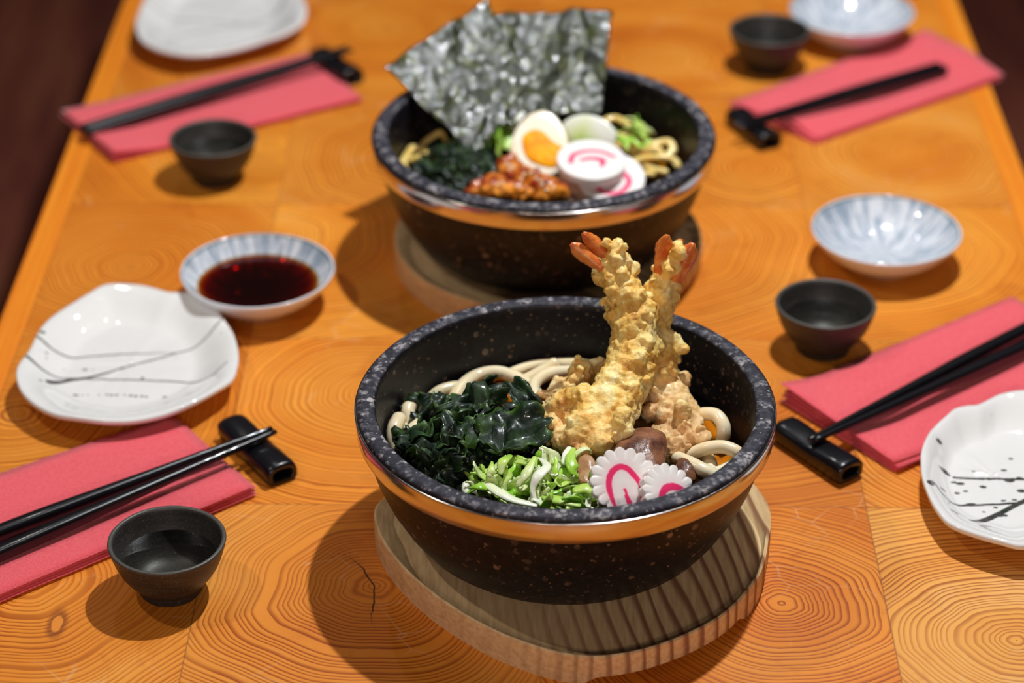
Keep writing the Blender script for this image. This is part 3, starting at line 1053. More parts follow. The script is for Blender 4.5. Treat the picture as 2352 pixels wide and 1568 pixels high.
A, B = V2(398, 956), V2(587, 1128)
dirx = (V2(0, 1092) - A).normalized(); dir2 = (V2(0, 1383) - V2(584, 1137)).normalized()
napkin('red napkin at the near left under the glossy black chopsticks', A + dirx * .19, A, B, B + dir2 * .19, 5,
       lambda u, v, s: .0022 * s * max(0, (v - .6) / .4) * (.4 + .6 * u), .0011, 1)
napkin('red napkin at the far left, between the white plate and the dark cup', V2(140, 258), V2(712, 120), V2(830, 226), V2(262, 366), 4,
       lambda u, v, s: .0050 * s * max(0, 1 - u * 6) * (.3 + .7 * v), .0012, 2)
A, B, Cx = V2(1797, 912), V2(2330, 692), V2(2060, 1074)
napkin('red napkin at the right, tucked toward the white plate with ink dots', A, B, B + (Cx - A), Cx, 4,
       lambda u, v, s: .0060 * s * max(0, 1 - u * 5) ** 1.5 * (.35 + .65 * (1 - v)) + .002 * s * (1 - v), .0016, 3)
napkin('red napkin at the far right with one corner over the table edge', V2(1678, 236), V2(2125, 70), V2(2303, 175), V2(1875, 322), 4,
       lambda u, v, s: .0055 * s * (math.exp(-((v - .72) / .12) ** 2) * max(0, 1 - u * 2.2)) + .004 * s * math.exp(-((u - .94) / .1) ** 2) * math.exp(-((v - .55) / .3) ** 2), .0014, 4)


# ------------------------------------------------------------------ chopstick rests
def rest(a, b, label, dent=.0014, w=.0175, h=.0118):
    d = (b - a); L = d.length; ang = math.atan2(d.y, d.x); c = (a + b) / 2
    nl = 24
    vs, fs = [], []

    def sec(wd, ht, z0, n=28, top=0.):
        # flat bottom, rounded shoulders
        out = []
        for k in range(n):
            t = 2 * PI * k / n
            x = math.cos(t); y = math.sin(t)
            e = 2.0 / (2.6 if y > 0 else 5.0)
            X = math.copysign(abs(x) ** e, x) * wd / 2; Y = math.copysign(abs(y) ** e, y) * ht / 2
            out.append((X, z0 + ht / 2 + Y))
        return out
    n = 28
    outer, inner = [], []
    for i in range(nl):
        t = i / (nl - 1); x = (t - .5) * L
        dz = -dent * math.exp(-((t - .5) / .2) ** 2)
        e = min(i, nl - 1 - i); sh = (.0006, .0001, 0)[min(e, 2)]
        so = sec(w - 2 * sh, h - 2 * sh, sh, n); si = sec(w - .0058, h - .0056, .0026, n)
        for (lst, ss) in ((outer, so), (inner, si)):
            row = []
            for X, Z in ss:
                row.append(len(vs)); vs.append((x, X, Z + (dz * max(0, (Z - h * .4) / (h * .6)) if lst is outer else 0)))
            lst.append(row)
    for lst, flip in ((outer, 0), (inner, 1)):
        for A_, B_ in zip(lst, lst[1:]):
            for k in range(n):
                j = (k + 1) % n
                f = (A_[k], A_[j], B_[j], B_[k]); fs.append(tuple(reversed(f)) if flip else f)
    for o_, i_ in ((outer[0], inner[0]), (outer[-1], inner[-1])):
        for k in range(n):
            j = (k + 1) % n; fs.append((o_[k], i_[k], i_[j], o_[j]))
    me = mesh('rest', vs, fs, MAT['lacquer']); recalc(me)
    o = obj('chopstick_rest', me, None, (c.x, c.y, 0), (0, 0, ang))
    tag(o, label, 'chopstick rest', 'hollow black chopstick rests')
    return o


def V3(px, py, z=.006): g = G(px, py, z); return Vector((g.x, g.y, 0))


rest(V3(531, 974), V3(650, 1088), 'hollow black chopstick rest between the red napkin and the near bowl, left side')
rest(V3(1800, 980), V3(1955, 1083), 'hollow black chopstick rest at the right side of the near bowl')
rest(V3(733, 124), V3(812, 178), 'black chopstick rest at the far left napkin tip')
rest(V3(1690, 262), V3(1771, 325), 'black chopstick rest at the near corner of the far right napkin')


# ------------------------------------------------------------------ chopsticks
def chopstick(tip, through, label, grp, L=.225, thick=.0037, thin=.0014, ribs=True, zend=None):
    d = (through - tip).normalized()
    vs, fs = [], []
    n = 16; rows = []
    sec = []
    N = 60
    for i in range(N + 1):
        t = i / N; x = t * L
        r = thin + (thick - thin) * min(1, (x / (L * .58))) ** .8
        if ribs and .004 < x < .045: r *= 1 + .07 * math.sin(x / .0012 * 2 * PI / 2.0)
        sq = min(1, max(0, (t - .25) / .3))
        sec.append((x, r, sq))
    sec = [(-.0006, thin * .4, 0)] + sec + [(L + .0006, thick * .8, 1)]
    for x, r, sq in sec:
        row = []
        for k in range(n):
            a = 2 * PI * k / n + PI / n
            e = 1 - .42 * sq
            cx_, sy_ = math.cos(a), math.sin(a)
            row.append(len(vs)); vs.append((x, math.copysign(abs(cx_) ** e, cx_) * r, math.copysign(abs(sy_) ** e, sy_) * r))
        rows.append(row)
    for A_, B_ in zip(rows, rows[1:]):
        for k in range(n):
            j = (k + 1) % n; fs.append((A_[k], A_[j], B_[j], B_[k]))
    fs.append(tuple(reversed(rows[0]))); fs.append(tuple(rows[-1]))
    me = mesh('chopstick', vs, fs, MAT['lacquer']); recalc(me)
    o = obj('chopstick', me, None, tip)
    o.rotation_mode = 'QUATERNION'
    q = d.to_track_quat('X', 'Z'); o.rotation_quaternion = q
    tag(o, label, 'chopstick', grp)
    return o


zn = .0046                          # top of the napkins
ztip = .0122


def sticks(pairs, labs, grp, ribs=True, L=.225, par=0., thick=.0037):
    for k_, ((t, q), lab) in enumerate(zip(pairs, labs)):
        tp = G(t[0], t[1], ztip + .0016)
        # lies on the rest near its tip and on the napkin (or table) at the thick end
        qq = G(q[0], q[1], zn + .0038)
        dd = (qq - tp); fl_ = Vector((dd.x, dd.y)).normalized()
        if par:       # the pair lies side by side
            tp = tp + Vector((fl_.y, -fl_.x, 0)) * (par * (k_ - .5) * (1 if fl_.x > 0 else -1))
        end = Vector((tp.x + fl_.x * L, tp.y + fl_.y * L, zn + .0036))
        chopstick(tp, end, lab, grp, L, thick=thick, ribs=ribs)


sticks([((624, 984), (0, 1229)), ((633, 991), (0, 1275))],
       ['glossy black chopstick on the near left napkin, the one closer to the white plate', 'glossy black chopstick on the near left napkin, the one closer to the dark cup'],
       'chopsticks on the near left napkin')
sticks([((803, 112), (225, 291)), ((803, 112), (225, 291))],
       ['black chopstick on the far left napkin, the one behind', 'black chopstick on the far left napkin, the one in front'],
       'chopsticks on the far left napkin', L=.205, par=.0064, thick=.0030)
sticks([((1859, 1010), (2352, 762)), ((1873, 1010), (2352, 803))],
       ['black chopstick on the right napkin, the one farther back', 'black chopstick on the right napkin, the one closer to the white plate'],
       'chopsticks on the right napkin', ribs=False)
sticks([((1695, 290), (2165, 155)), ((1695, 290), (2165, 155))],
       ['black chopstick on the far right napkin, the one behind', 'black chopstick on the far right napkin, the one in front'],
       'chopsticks on the far right napkin', L=.182, par=.0064, thick=.0030)


# ================================================================== FOOD
def swept(name, pts, rad, m, **kw):
    vs, fs = tube(pts, rad, **kw)
    return mesh(name, vs, fs, m)


def inside(p, B, rmax):
    """keep a point of the filling clear of the bowl wall"""
    d = Vector((p.x - B.x, p.y - B.y))
    if d.length > rmax:
        d *= rmax / d.length; p = Vector((B.x + d.x, B.y + d.y, p.z))
    return p


def local(pts):
    c = sum((Vector(p) for p in pts), Vector()) / len(pts)
    return c, [Vector(p) - c for p in pts]


# ------------------------------------------------------------------ udon noodles
UD = 'udon noodles in the near bowl'


def udon(px, label, r=.0034, z=.052, m='udon', nm='udon_noodle', grp=UD, sq=.95, seg=14):
    pts = []
    for q in px:
        zz = q[2] if len(q) > 2 else z
        pts.append(inside(G(q[0], q[1], zz), B1, .0835 if zz > .0475 else .079))
    c, L = local(pts)
    me = swept(nm, L, r, MAT[m], seg=seg, n=8, squash=sq)
    o = obj(nm, me, None, c)
    tag(o, label, 'noodle', grp)
    return o


udon([(1010, 960, .048), (1038, 925, .050), (1062, 886), (1098, 862), (1145, 855, .053), (1195, 873), (1232, 905), (1244, 930, .049)], 'thick udon noodle arching over the broth behind the seaweed', .0036)
udon([(975, 935, .048), (988, 912, .050), (1012, 898), (1045, 889), (1075, 890, .049)], 'short udon noodle emerging behind the left part of the seaweed')
udon([(1165, 862, .048), (1215, 843, .050), (1270, 836, .051), (1330, 836), (1380, 842, .050)], 'udon noodle lying along the back wall of the near bowl')
udon([(1195, 878, .050), (1235, 858, .053), (1275, 834, .057)], 'straight udon noodle end pointing up at the back of the near bowl', .0033)
udon([(1370, 858, .051), (1310, 853, .053), (1262, 858, .055), (1230, 878, .055), (1226, 903, .054), (1240, 925, .052), (1262, 935, .048)], 'udon noodle curling in a hook left of the tempura', .0033)
udon([(1228, 938, .054), (1258, 926, .054)], 'short udon noodle end between seaweed and tempura', .0034)
udon([(948, 985, .049), (941, 965, .052), (934, 940, .055), (932, 918, .055), (938, 905, .050)], 'udon noodle loop standing at the left wall of the near bowl', .0037)
udon([(912, 1032, .050), (904, 1005, .054), (901, 980, .057), (904, 958, .057)], 'leftmost udon noodle end standing at the bowl wall', .0037)
udon([(972, 968, .055), (950, 985, .055), (932, 1005, .054), (918, 1030, .051)], 'udon noodle slanting out from under the left edge of the seaweed', .0035)
udon([(918, 968, .050), (924, 985, .052), (930, 1000, .052)], 'thin udon noodle between the two standing ones at the left', .0026)
udon([(1590, 958, .054), (1618, 950, .060), (1645, 954, .062), (1661, 976, .060), (1662, 1002, .055), (1656, 1022, .049)], 'udon noodle arch right of the tempura', .0035)
udon([(1572, 1068, .050), (1588, 1045, .055), (1620, 1030, .060), (1660, 1026, .062), (1692, 1038, .061), (1700, 1052, .058), (1688, 1066, .056), (1660, 1082, .054), (1625, 1092, .052)], 'udon noodle looping at the right front wall of the near bowl', .0034)
udon([(1556, 1052, .058), (1585, 1064, .060), (1612, 1078, .060), (1640, 1092, .058)], 'udon noodle end lying across the others at the right front', .0036)
udon([(1616, 1040, .052), (1630, 1062, .053), (1632, 1084, .052)], 'short udon noodle under the loop at the right front', .0036)
for (pp) in ([(1150, 880), (1185, 895), (1215, 925), (1225, 960)], [(1110, 880), (1160, 905), (1200, 940)], [(1130, 905), (1175, 893), (1225, 915), (1262, 950)], [(1090, 900), (1150, 880), (1200, 890)], [(1590, 990), (1618, 975), (1640, 988), (1648, 1010)], [(1640, 1050), (1668, 1062), (1650, 1085)], [(940, 1000), (925, 1030), (950, 1060)],
             [(1230, 950), (1290, 960), (1350, 950)], [(1580, 1085), (1620, 1075), (1660, 1050), (1690, 1062)]):
    udon([(a, b, .0445) for a, b in pp], 'udon noodle sunk in the amber broth of the near bowl', .0034, grp='sunken udon noodles')


# ------------------------------------------------------------------ leaves (seaweed)
def leaf_mesh(seed, L=.03, W=.02, amp=.004, nu=15, nv=11, th=.00035, mat='wakame', name='wakame_leaf'):
    P = []
    s = seed * 13.7
    cu = nz(s, 1) * 2.4; cv = nz(s, 2) * 3.0
    for i in range(nu):
        u = i / (nu - 1) * 2 - 1
        row = []
        for j in range(nv):
            v = j / (nv - 1) * 2 - 1
            wv = 1 - .35 * abs(u) ** 3 + .35 * nz(s + u * 1.8, v * .5, 3)
            lu = 1 + .25 * nz(s + v * 2, 5)
            x = u * L / 2 * lu; y = v * W / 2 * wv
            z = amp * (nz(s + u * 1.6, v * 1.6, 7) * 1.6 + .5 * nz(s + u * 4, v * 4, 9)) + amp * .9 * abs(v) ** 2 * nz(s + u * 3.5, 11, v)
            z += -(cu * x * x + cv * y * y) * 14
            row.append((x, y, z))
        P.append(row)
    vs, fs = sheet(P, th)
    me = mesh(name, vs, fs, MAT[mat])
    ed = [max(abs(j / (nv - 1) * 2 - 1) ** 10, abs(i / (nu - 1) * 2 - 1) ** 16) * max(0., min(1., .2 + 2.2 * nz(s + i * .25, j * .3, 1))) for i in range(nu) for j in range(nv)]
    fattr(me, 'edge', ed + ed)
    return me


LEAVES = [leaf_mesh(k, random.uniform(.020, .034), random.uniform(.013, .022), random.uniform(.003, .006)) for k in range(12)]


def heap(c2d, rx, ry, ztop, zbase, n, label, grp, seed, srange=(.7, 1.1), meshes=LEAVES, name='wakame_leaf', cat='seaweed', skew=0.):
    rg = random.Random(seed)
    for k in range(n):
        rr = math.sqrt((k + .5) / n); a = k * 2.39996 + rg.uniform(-.3, .3)
        x = rr * rx * math.cos(a); y = rr * ry * math.sin(a)
        z = zbase + (ztop - zbase) * (1 - rr ** 2.2) + rg.uniform(-.003, .001)
        tilt = .95 * rr
        o = bpy.data.objects.new(name, meshes[rg.randrange(len(meshes))]); C.objects.link(o)
        nrm = Vector((math.cos(a) * tilt * (.9), math.sin(a) * tilt, 1)) + Vector((rg.uniform(-.5, .5), rg.uniform(-.5, .5), 0))
        q = nrm.normalized().to_track_quat('Z', 'Y')
        o.rotation_euler = (q @ Matrix.Rotation(rg.uniform(0, 6.3), 3, 'Z').to_quaternion()).to_euler()
        s = rg.uniform(*srange); o.scale = (s, s, s)
        xr = x * math.cos(skew) - y * math.sin(skew); yr = x * math.sin(skew) + y * math.cos(skew)
        o.location = (c2d.x + xr, c2d.y + yr, z)
        tag(o, label, cat, grp)


hc = G(1085, 1018, .054)
heap(hc, .0330, .0340, .0665, .0505, 70, 'dark green glossy wakame leaf in the heap beside the udon', 'wakame leaves in the near bowl', 5, (.7, 1.3))


def big_leaf(px, py, z, L, W, seed, rot, tiltx, tilty, label, amp=.004):
    me = leaf_mesh(seed, L, W, amp, 19, 13)
    p = G(px, py, z)
    o = obj('wakame_leaf', me, None, p, (tiltx, tilty, rot)); tag(o, label, 'seaweed', 'wakame leaves in the near bowl')


big_leaf(1180, 985, .0715, .034, .026, 31, .2, .45, -.2, 'broad wakame leaf facing the camera on the heap of seaweed')
big_leaf(1215, 925, .0690, .034, .012, 32, -.8, .5, .5, 'long wakame leaf curling at the upper right of the seaweed heap')
big_leaf(1085, 925, .0705, .036, .011, 33, .45, .5, -.1, 'long folded wakame leaf across the top of the seaweed heap')
big_leaf(1278, 1010, .0600, .022, .016, 34, -.3, .4, .4, 'shiny wakame leaf at the right edge touching the tempura')
big_leaf(1120, 893, .0660, .020, .012, 35, .9, 1.0, .1, 'bright-edged wakame leaf standing at the back of the seaweed heap')
big_leaf(975, 925, .0600, .024, .013, 36, -.5, .7, -.3, 'wet wakame leaf by the left udon noodles')
big_leaf(1000, 960, .0620, .028, .016, 37, 1.2, .4, -.4, 'wakame leaf sloping down to the left noodles')

# ------------------------------------------------------------------ sliced green onion
def sliver(seed, L=.020, W=.0036, curl=1.0):
    s = seed * 7.1
    nu, nv = 13, 5
    P, gr = [], []
    for i in range(nu):
        u = i / (nu - 1)
        row = []
        for j in range(nv):
            v = j / (nv - 1) * 2 - 1
            w = W / 2 * (math.sin(PI * min(1, u * 1.1 + .05)) ** .5 + .15)
            bx = (u - .5) * L
            z = curl * .006 * math.sin(u * 3 + s) + nz(s, u * 3) * .003
            y = v * w + nz(s + 4, u * 2.2) * .005
            row.append((bx, y, z + (v * v) * .0011 * (1 if seed % 2 else -1)))
        P.append(row)
    vs, fs = sheet(P, .0006)
    me = mesh('green_onion_slice', vs, fs, MAT['scallion'])
    g0 = [.08, .55, .78, .3, .65, .12, .85, .48, .6, .7][seed % 10]
    g1 = [.35, .8, .55, .75, .45, .2, .7, .9, .35, .25][seed % 10]
    fattr(me, 'green', [g0 + (g1 - g0) * (v[0] / L + .5) for v in vs])
    return me


SL = [sliver(k, random.uniform(.012, .024), random.uniform(.0034, .0078), random.uniform(-1, 1)) for k in range(20)]
rg = random.Random(11)
LBL = 'thin shred of green onion in the heap at the front of the near bowl'
for k in range(80):
    u, v = rg.random(), rg.random()
    px = 1095 + 275 * u
    top = 1052 + 20 * abs(u - .45) * 2
    lo = 1128 + 45 * min(1, u * 2.2)
    py = top + (lo - top) * v
    z = .0645 - .004 * abs(u - .5) * 2 + .004 * (1 - v) * rg.random() - .003 * v + rg.uniform(-.003, .003)
    o = bpy.data.objects.new('green_onion_slice', SL[rg.randrange(20)]); C.objects.link(o)
    p = G(px, py, z); o.location = p
    # keep clear of the bowl wall
    d = Vector((p.x - B1.x, p.y - B1.y))
    if d.length > .079: d *= .079 / d.length; o.location.x = B1.x + d.x; o.location.y = B1.y + d.y
    o.rotation_euler = (rg.uniform(-.2, 1.2), rg.uniform(-.9, .9), rg.uniform(0, 6.28))
    s = rg.uniform(.7, 1.15); o.scale = (s, s, s)
    tag(o, LBL, 'green onion', 'green onion shreds in the near bowl')


def strip(px, r, green, label, name='green_onion_slice', grp=None, flat=.35, cat='green onion'):
    pts = [G(a, b, c) for a, b, c in px]
    c, L = local(pts)
    vs, fs = tube(L, r, seg=10, n=6, squash=flat)
    me = mesh(name, vs, fs, MAT['scallion'])
    xs = [v[1] for v in vs]; lo, hi = min(xs), max(xs)
    fattr(me, 'green', [green[0] + (green[1] - green[0]) * (v[1] - lo) / (hi - lo + 1e-9) for v in vs])
    o = obj(name, me, None, c); tag(o, label, cat, grp)
    return o


GO = 'green onion shreds in the near bowl'
strip([(1230, 1150, .066), (1224, 1120, .0705), (1236, 1092, .0745), (1256, 1070, .075), (1240, 1052, .073)], [.0008, .0014, .0028, .0022, .0008], (.05, .2), 'long white shred of onion standing in the middle of the green onion heap', grp=GO)
strip([(1330, 1098, .064), (1318, 1078, .069), (1310, 1052, .071), (1316, 1030, .071)], [.0016, .0030, .0026, .0014], (.75, .6), 'broad bright green onion piece next to the fish cake', grp=GO)
strip([(1296, 1062, .069), (1300, 1042, .071), (1308, 1028, .071)], [.0016, .0018, .0014], (.15, .02), 'translucent white onion end sticking up by the tempura', grp=GO)
strip([(1312, 1060, .068), (1325, 1040, .071), (1345, 1030, .072), (1358, 1036, .070), (1340, 1048, .068)], [.0012, .0016, .0016, .0012, .0009], (.5, .3), 'curled onion ring by the mushroom', grp=GO)
strip([(1118, 1110, .067), (1145, 1130, .068), (1180, 1148, .067), (1230, 1160, .066)], [.0022, .0028, .0024, .0016], (.1, .3), 'pale onion shred lying along the front rim', grp=GO)
strip([(1130, 1108, .066), (1128, 1085, .072), (1130, 1060, .074)], [.0032, .0022, .0006], (.35, .8), 'pointed green onion tip standing at the left of the heap', grp=GO)
strip([(1150, 1085, .070), (1155, 1060, .073), (1172, 1046, .072)], [.0012, .0026, .0014], (.4, .8), 'folded green onion piece at the upper left of the heap', grp=GO)
strip([(1190, 1110, .069), (1210, 1085, .073), (1228, 1050, .075)], [.0016, .0024, .0012], (.3, .6), 'diagonal green onion shred behind the white one', grp=GO)
strip([(1250, 1140, .066), (1290, 1150, .066), (1330, 1160, .065)], [.0020, .0032, .0016], (.5, .75), 'lime green onion piece in front near the rim', grp=GO)
strip([(1078, 1120, .0655), (1100, 1116, .068), (1122, 1122, .066)], [.0008, .0028, .0022], (.8, .7), 'leftmost green onion tip by the bowl rim', grp=GO)
strip([(1322, 1125, .066), (1345, 1120, .067), (1366, 1130, .066)], [.0024, .0034, .0026], (.5, .65), 'green onion chunk against the fish cake', grp=GO)

# ------------------------------------------------------------------ lumpy remeshed bodies (batter, meat)
def blob(name, balls, mat, voxel=.0008, disp=(), soakf=None, parent=None, center=None, smooth=4):
    """one continuous skin grown over overlapping balls (x,y,z,r)"""
    c = center or (sum((Vector(b[:3]) for b in balls), Vector()) / len(balls))
    bm = bmesh.new()
    for b in balls:
        mtx = Matrix.Translation(Vector(b[:3]) - c) @ Matrix.Diagonal((b[3], b[3], b[3], 1))
        bmesh.ops.create_icosphere(bm, subdivisions=2, radius=1, matrix=mtx)
    me = bpy.data.meshes.new(name); bm.to_mesh(me); bm.free()
    tmp = bpy.data.objects.new('tmp', me); C.objects.link(tmp)
    md = tmp.modifiers.new('r', 'REMESH'); md.mode = 'VOXEL'; md.voxel_size = voxel; md.use_smooth_shade = True
    sm = tmp.modifiers.new('s', 'SMOOTH'); sm.factor = .5; sm.iterations = smooth
    dg = bpy.context.evaluated_depsgraph_get(); dg.update()
    me2 = bpy.data.meshes.new_from_object(tmp.evaluated_get(dg)); me2.name = name
    bpy.data.objects.remove(tmp)
    n = len(me2.vertices)
    co = np.empty(n * 3); me2.vertices.foreach_get('co', co); co = co.reshape(-1, 3)
    no = np.empty(n * 3); me2.vertices.foreach_get('normal', no); no = no.reshape(-1, 3)
    for (sc, am, off) in disp:
        d = np.array([mn.noise(Vector(p) * sc + Vector((off, 0, 0))) for p in co])
        co = co + no * (d * am)[:, None]
    me2.vertices.foreach_set('co', co.ravel())
    me2.materials.clear(); me2.materials.append(MAT[mat])
    me2.polygons.foreach_set('use_smooth', [True] * len(me2.polygons))
    if soakf: fattr(me2, 'soak', [soakf(p[0] + c.x, p[1] + c.y, p[2] + c.z) for p in co])
    me2.update()
    o = obj(name, me2, parent, c if not parent else (c - parent.location))
    return o


def chain_balls(ch, n=6, crumbs=60, seed=0, cr=(.0014, .0046), jit=.0018):
    """balls along (px,py,Y,radius_px) plus crumbs of batter on the skin"""
    rg = random.Random(seed)
    pts = []
    for px, py, Y, rp in ch:
        p = GY(px, py, Y); d = Y * math.cos(PIT) + (H - p.z) * math.sin(PIT)
        pts.append((p.x, p.y, p.z, rp * d / F))
    S = spline(pts, n)
    balls = [(a + rg.uniform(-jit, jit), b + rg.uniform(-jit, jit), c_ + rg.uniform(-jit, jit), r) for a, b, c_, r in S]
    out = list(balls)
    for k in range(crumbs):
        b = S[rg.randrange(len(S))]
        v = Vector((rg.gauss(0, 1), rg.gauss(0, 1) - .5, rg.gauss(0, 1))).normalized()
        r = cr[0] + (cr[1] - cr[0]) * rg.random() ** 1.8
        q = Vector(b[:3]) + v * (b[3] + r * rg.uniform(-.3, .55))
        out.append((q.x, q.y, q.z, r))
        if rg.random() < .8:
            v3 = (v + Vector((rg.gauss(0, .9), rg.gauss(0, .9), rg.gauss(0, .9)))).normalized()
            r3 = rg.uniform(.0009, .0017); q3 = Vector(b[:3]) + v3 * (b[3] + r3 * rg.uniform(.1, .9))
            out.append((q3.x, q3.y, q3.z, r3))
        if rg.random() < .3:
            v2 = (v + Vector((rg.gauss(0, .6), rg.gauss(0, .6), rg.gauss(0, .6)))).normalized()
            q2 = q + v2 * r * 1.1
            out.append((q2.x, q2.y, q2.z, r * rg.uniform(.6, .9)))
    return out


def soak(x, y, z): return max(0., min(1., (.082 - z) / .020)) * .9 + .05


def prawn(chain, tails, label, seed, extra=(), crumbs=170):
    c = GY(chain[3][0], chain[3][1], chain[3][2])
    root = empty('prawn_tempura', c)
    tag(root, label, 'tempura', 'prawn tempura in the near bowl')
    balls = chain_balls(chain, 7, crumbs, seed)
    for e in extra: balls += chain_balls(e, 5, 26, seed + len(balls))
    blob('batter', balls, 'tempura', .00068, ((110, .0022, 3.), (330, .0011, 6.), (900, .0004, 9.)), soak, root, c, 2)
    for (px, py, Y, qx, qy, w, tw) in tails:
        a = GY(px, py, Y); b = GY(qx, qy, Y + .004)
        d = b - a; L = d.length; d.normalize()
        side = d.cross(Vector((0, -.9, .45))).normalized()
        nrm = side.cross(d)
        P = []
        for i in range(14):
            t = i / 13
            wd = w * (.55 + .9 * t) * (1 if t < .62 else max(.10, 1 - ((t - .62) / .38) ** 1.6 * .95))
            row = []
            for j in range(9):
                v = j / 8 * 2 - 1
                wj = wd * (1 + .22 * nz(t * 16, v * 2, px))
                p = a + d * (L * t) + side * (v * wj * .5) + nrm * (-(v * v) * wj * .34 + tw * t * t * .004 + .0006 * nz(t * 9, v * 3, px))
                row.append(tuple(p - c))
            P.append(row)
        vs, fs = sheet(P, .0011)
        me = mesh('tail_fin', vs, fs, MAT['tail'])
        o = obj('tail_fin', me, root); tag(o, 'orange prawn tail fin')
    return root


T0 = 1.005
prawn([(1390, 606, 1.010, 17), (1422, 648, 1.006, 34), (1447, 705, 1.000, 50), (1455, 770, .990, 54), (1448, 835, .980, 56), (1425, 895, .968, 60), (1392, 950, .956, 66), (1352, 1000, .944, 62)],
      [(1404, 600, 1.008, 1338, 534, .0062, .4), (1384, 618, 1.004, 1312, 560, .0066, -.3)],
      'prawn tempura leaning upright, its orange tail pointing to the upper left', 3,
      [[(1400, 930, .955, 34), (1340, 925, .960, 38), (1290, 940, .962, 36), (1262, 975, .958, 30), (1290, 1010, .945, 34), (1330, 1020, .940, 34)],
       [(1340, 850, .995, 26), (1318, 880, .990, 26), (1275, 915, .985, 26)],
       [(1425, 600, 1.008, 13), (1415, 580, 1.008, 11)],
       [(1435, 965, .940, 24), (1385, 1000, .936, 26), (1340, 1036, .930, 22)]], 150)
prawn([(1542, 622, 1.016, 15), (1522, 658, 1.012, 28), (1502, 705, 1.010, 38), (1502, 770, 1.006, 40), (1512, 840, .998, 44), (1530, 905, .990, 42), (1555, 960, .976, 50), (1575, 1010, .960, 48)],
      [(1512, 628, 1.010, 1533, 538, .0070, .3), (1552, 648, 1.005, 1592, 560, .0078, -.4), (1540, 622, 1.018, 1564, 548, .0060, .2)],
      'prawn tempura leaning upright, its orange tail pointing to the upper right', 8,
      [[(1500, 940, .985, 24), (1530, 985, .968, 30), (1520, 1020, .952, 26), (1560, 1040, .946, 24)],
       [(1555, 880, .998, 14), (1566, 895, .997, 12)],
       [(1556, 568, 1.013, 6), (1545, 600, 1.013, 9), (1536, 622, 1.012, 12)]], 130)

# ------------------------------------------------------------------ shiitake
def shiitake(outline, z, th, label, tilt, dome=.004, skin='shiitake'):
    pts = [G(a, b, z) for a, b in outline]
    c = sum(pts, Vector()) / len(pts)
    root = empty('shiitake_piece', c, tilt); tag(root, label, 'mushroom', 'shiitake pieces in the near bowl')
    L = [(p.x - c.x, (p.y - c.y)) for p in pts]
    S = spline(L, 4, True)
    n = len(S)
    vs, fs = [(0, 0, dome)], []
    K = 8
    for k in range(1, K + 1):
        t = k / K
        for (x, y) in S: vs.append((x * t, y * t, dome * (1 - t * t) + .0005 * nz(x * t * 300, y * t * 300)))
    for (x, y) in S: vs.append((x * 1.0, y * 1.0, -.0008))
    for i in range(n): fs.append((0, 1 + i, 1 + (i + 1) % n))
    for k in range(K):
        for i in range(n):
            a = 1 + k * n + i; b = 1 + k * n + (i + 1) % n; fs.append((a, a + n, b + n, b))
    fs.append(tuple(reversed(range(1 + K * n, 1 + (K + 1) * n))))
    me = mesh('cap', vs, fs, MAT[skin]); recalc(me); obj('cap', me, root)
    vs, fs = [], []
    for zz, s in ((-.0008, .985), (-.0012 - th * .5, .96), (-.0012 - th, .9)):
        for (x, y) in S: vs.append((x * s, y * s, zz))
    for k in range(2):
        for i in range(n):
            a = k * n + i; b = k * n + (i + 1) % n; fs.append((a, a + n, b + n, b))
    fs.append(tuple(range(n))); fs.append(tuple(reversed(range(2 * n, 3 * n))))
    me = mesh('flesh', vs, fs, MAT['shiitake_flesh']); recalc(me); tag(obj('flesh', me, root), 'pale cut mushroom flesh')


shiitake([(1405, 1048), (1425, 1018), (1455, 998), (1490, 994), (1522, 1002), (1531, 1018), (1529, 1050), (1524, 1086), (1490, 1090), (1440, 1075)], .0715, .006, 'brown shiitake wedge between the fish cake and the tempura', (.22, .05, 0), .0045)
shiitake([(1326, 1064), (1340, 1052), (1362, 1058), (1370, 1075), (1362, 1096), (1340, 1100), (1326, 1088)], .0680, .010, 'small pale shiitake stem chunk left of the fish cake', (.3, -.15, 0), .0008, 'shiitake_flesh')
shiitake([(1556, 1062), (1580, 1058), (1602, 1074), (1600, 1094), (1575, 1100), (1556, 1084)], .060, .006, 'dark shiitake sliver behind the right fish cake', (.2, .3, 0), .003)

# ------------------------------------------------------------------ fish cakes
WHORL = [(-.30, -.78), (-.44, -.30), (-.42, .10), (-.22, .36), (.04, .38), (.28, .16), (.46, -.12), (.50, -.36), (.42, -.80)]
WTIP = [(.20, -.86), (.06, -.52), (.00, -.28), (.02, -.40)]


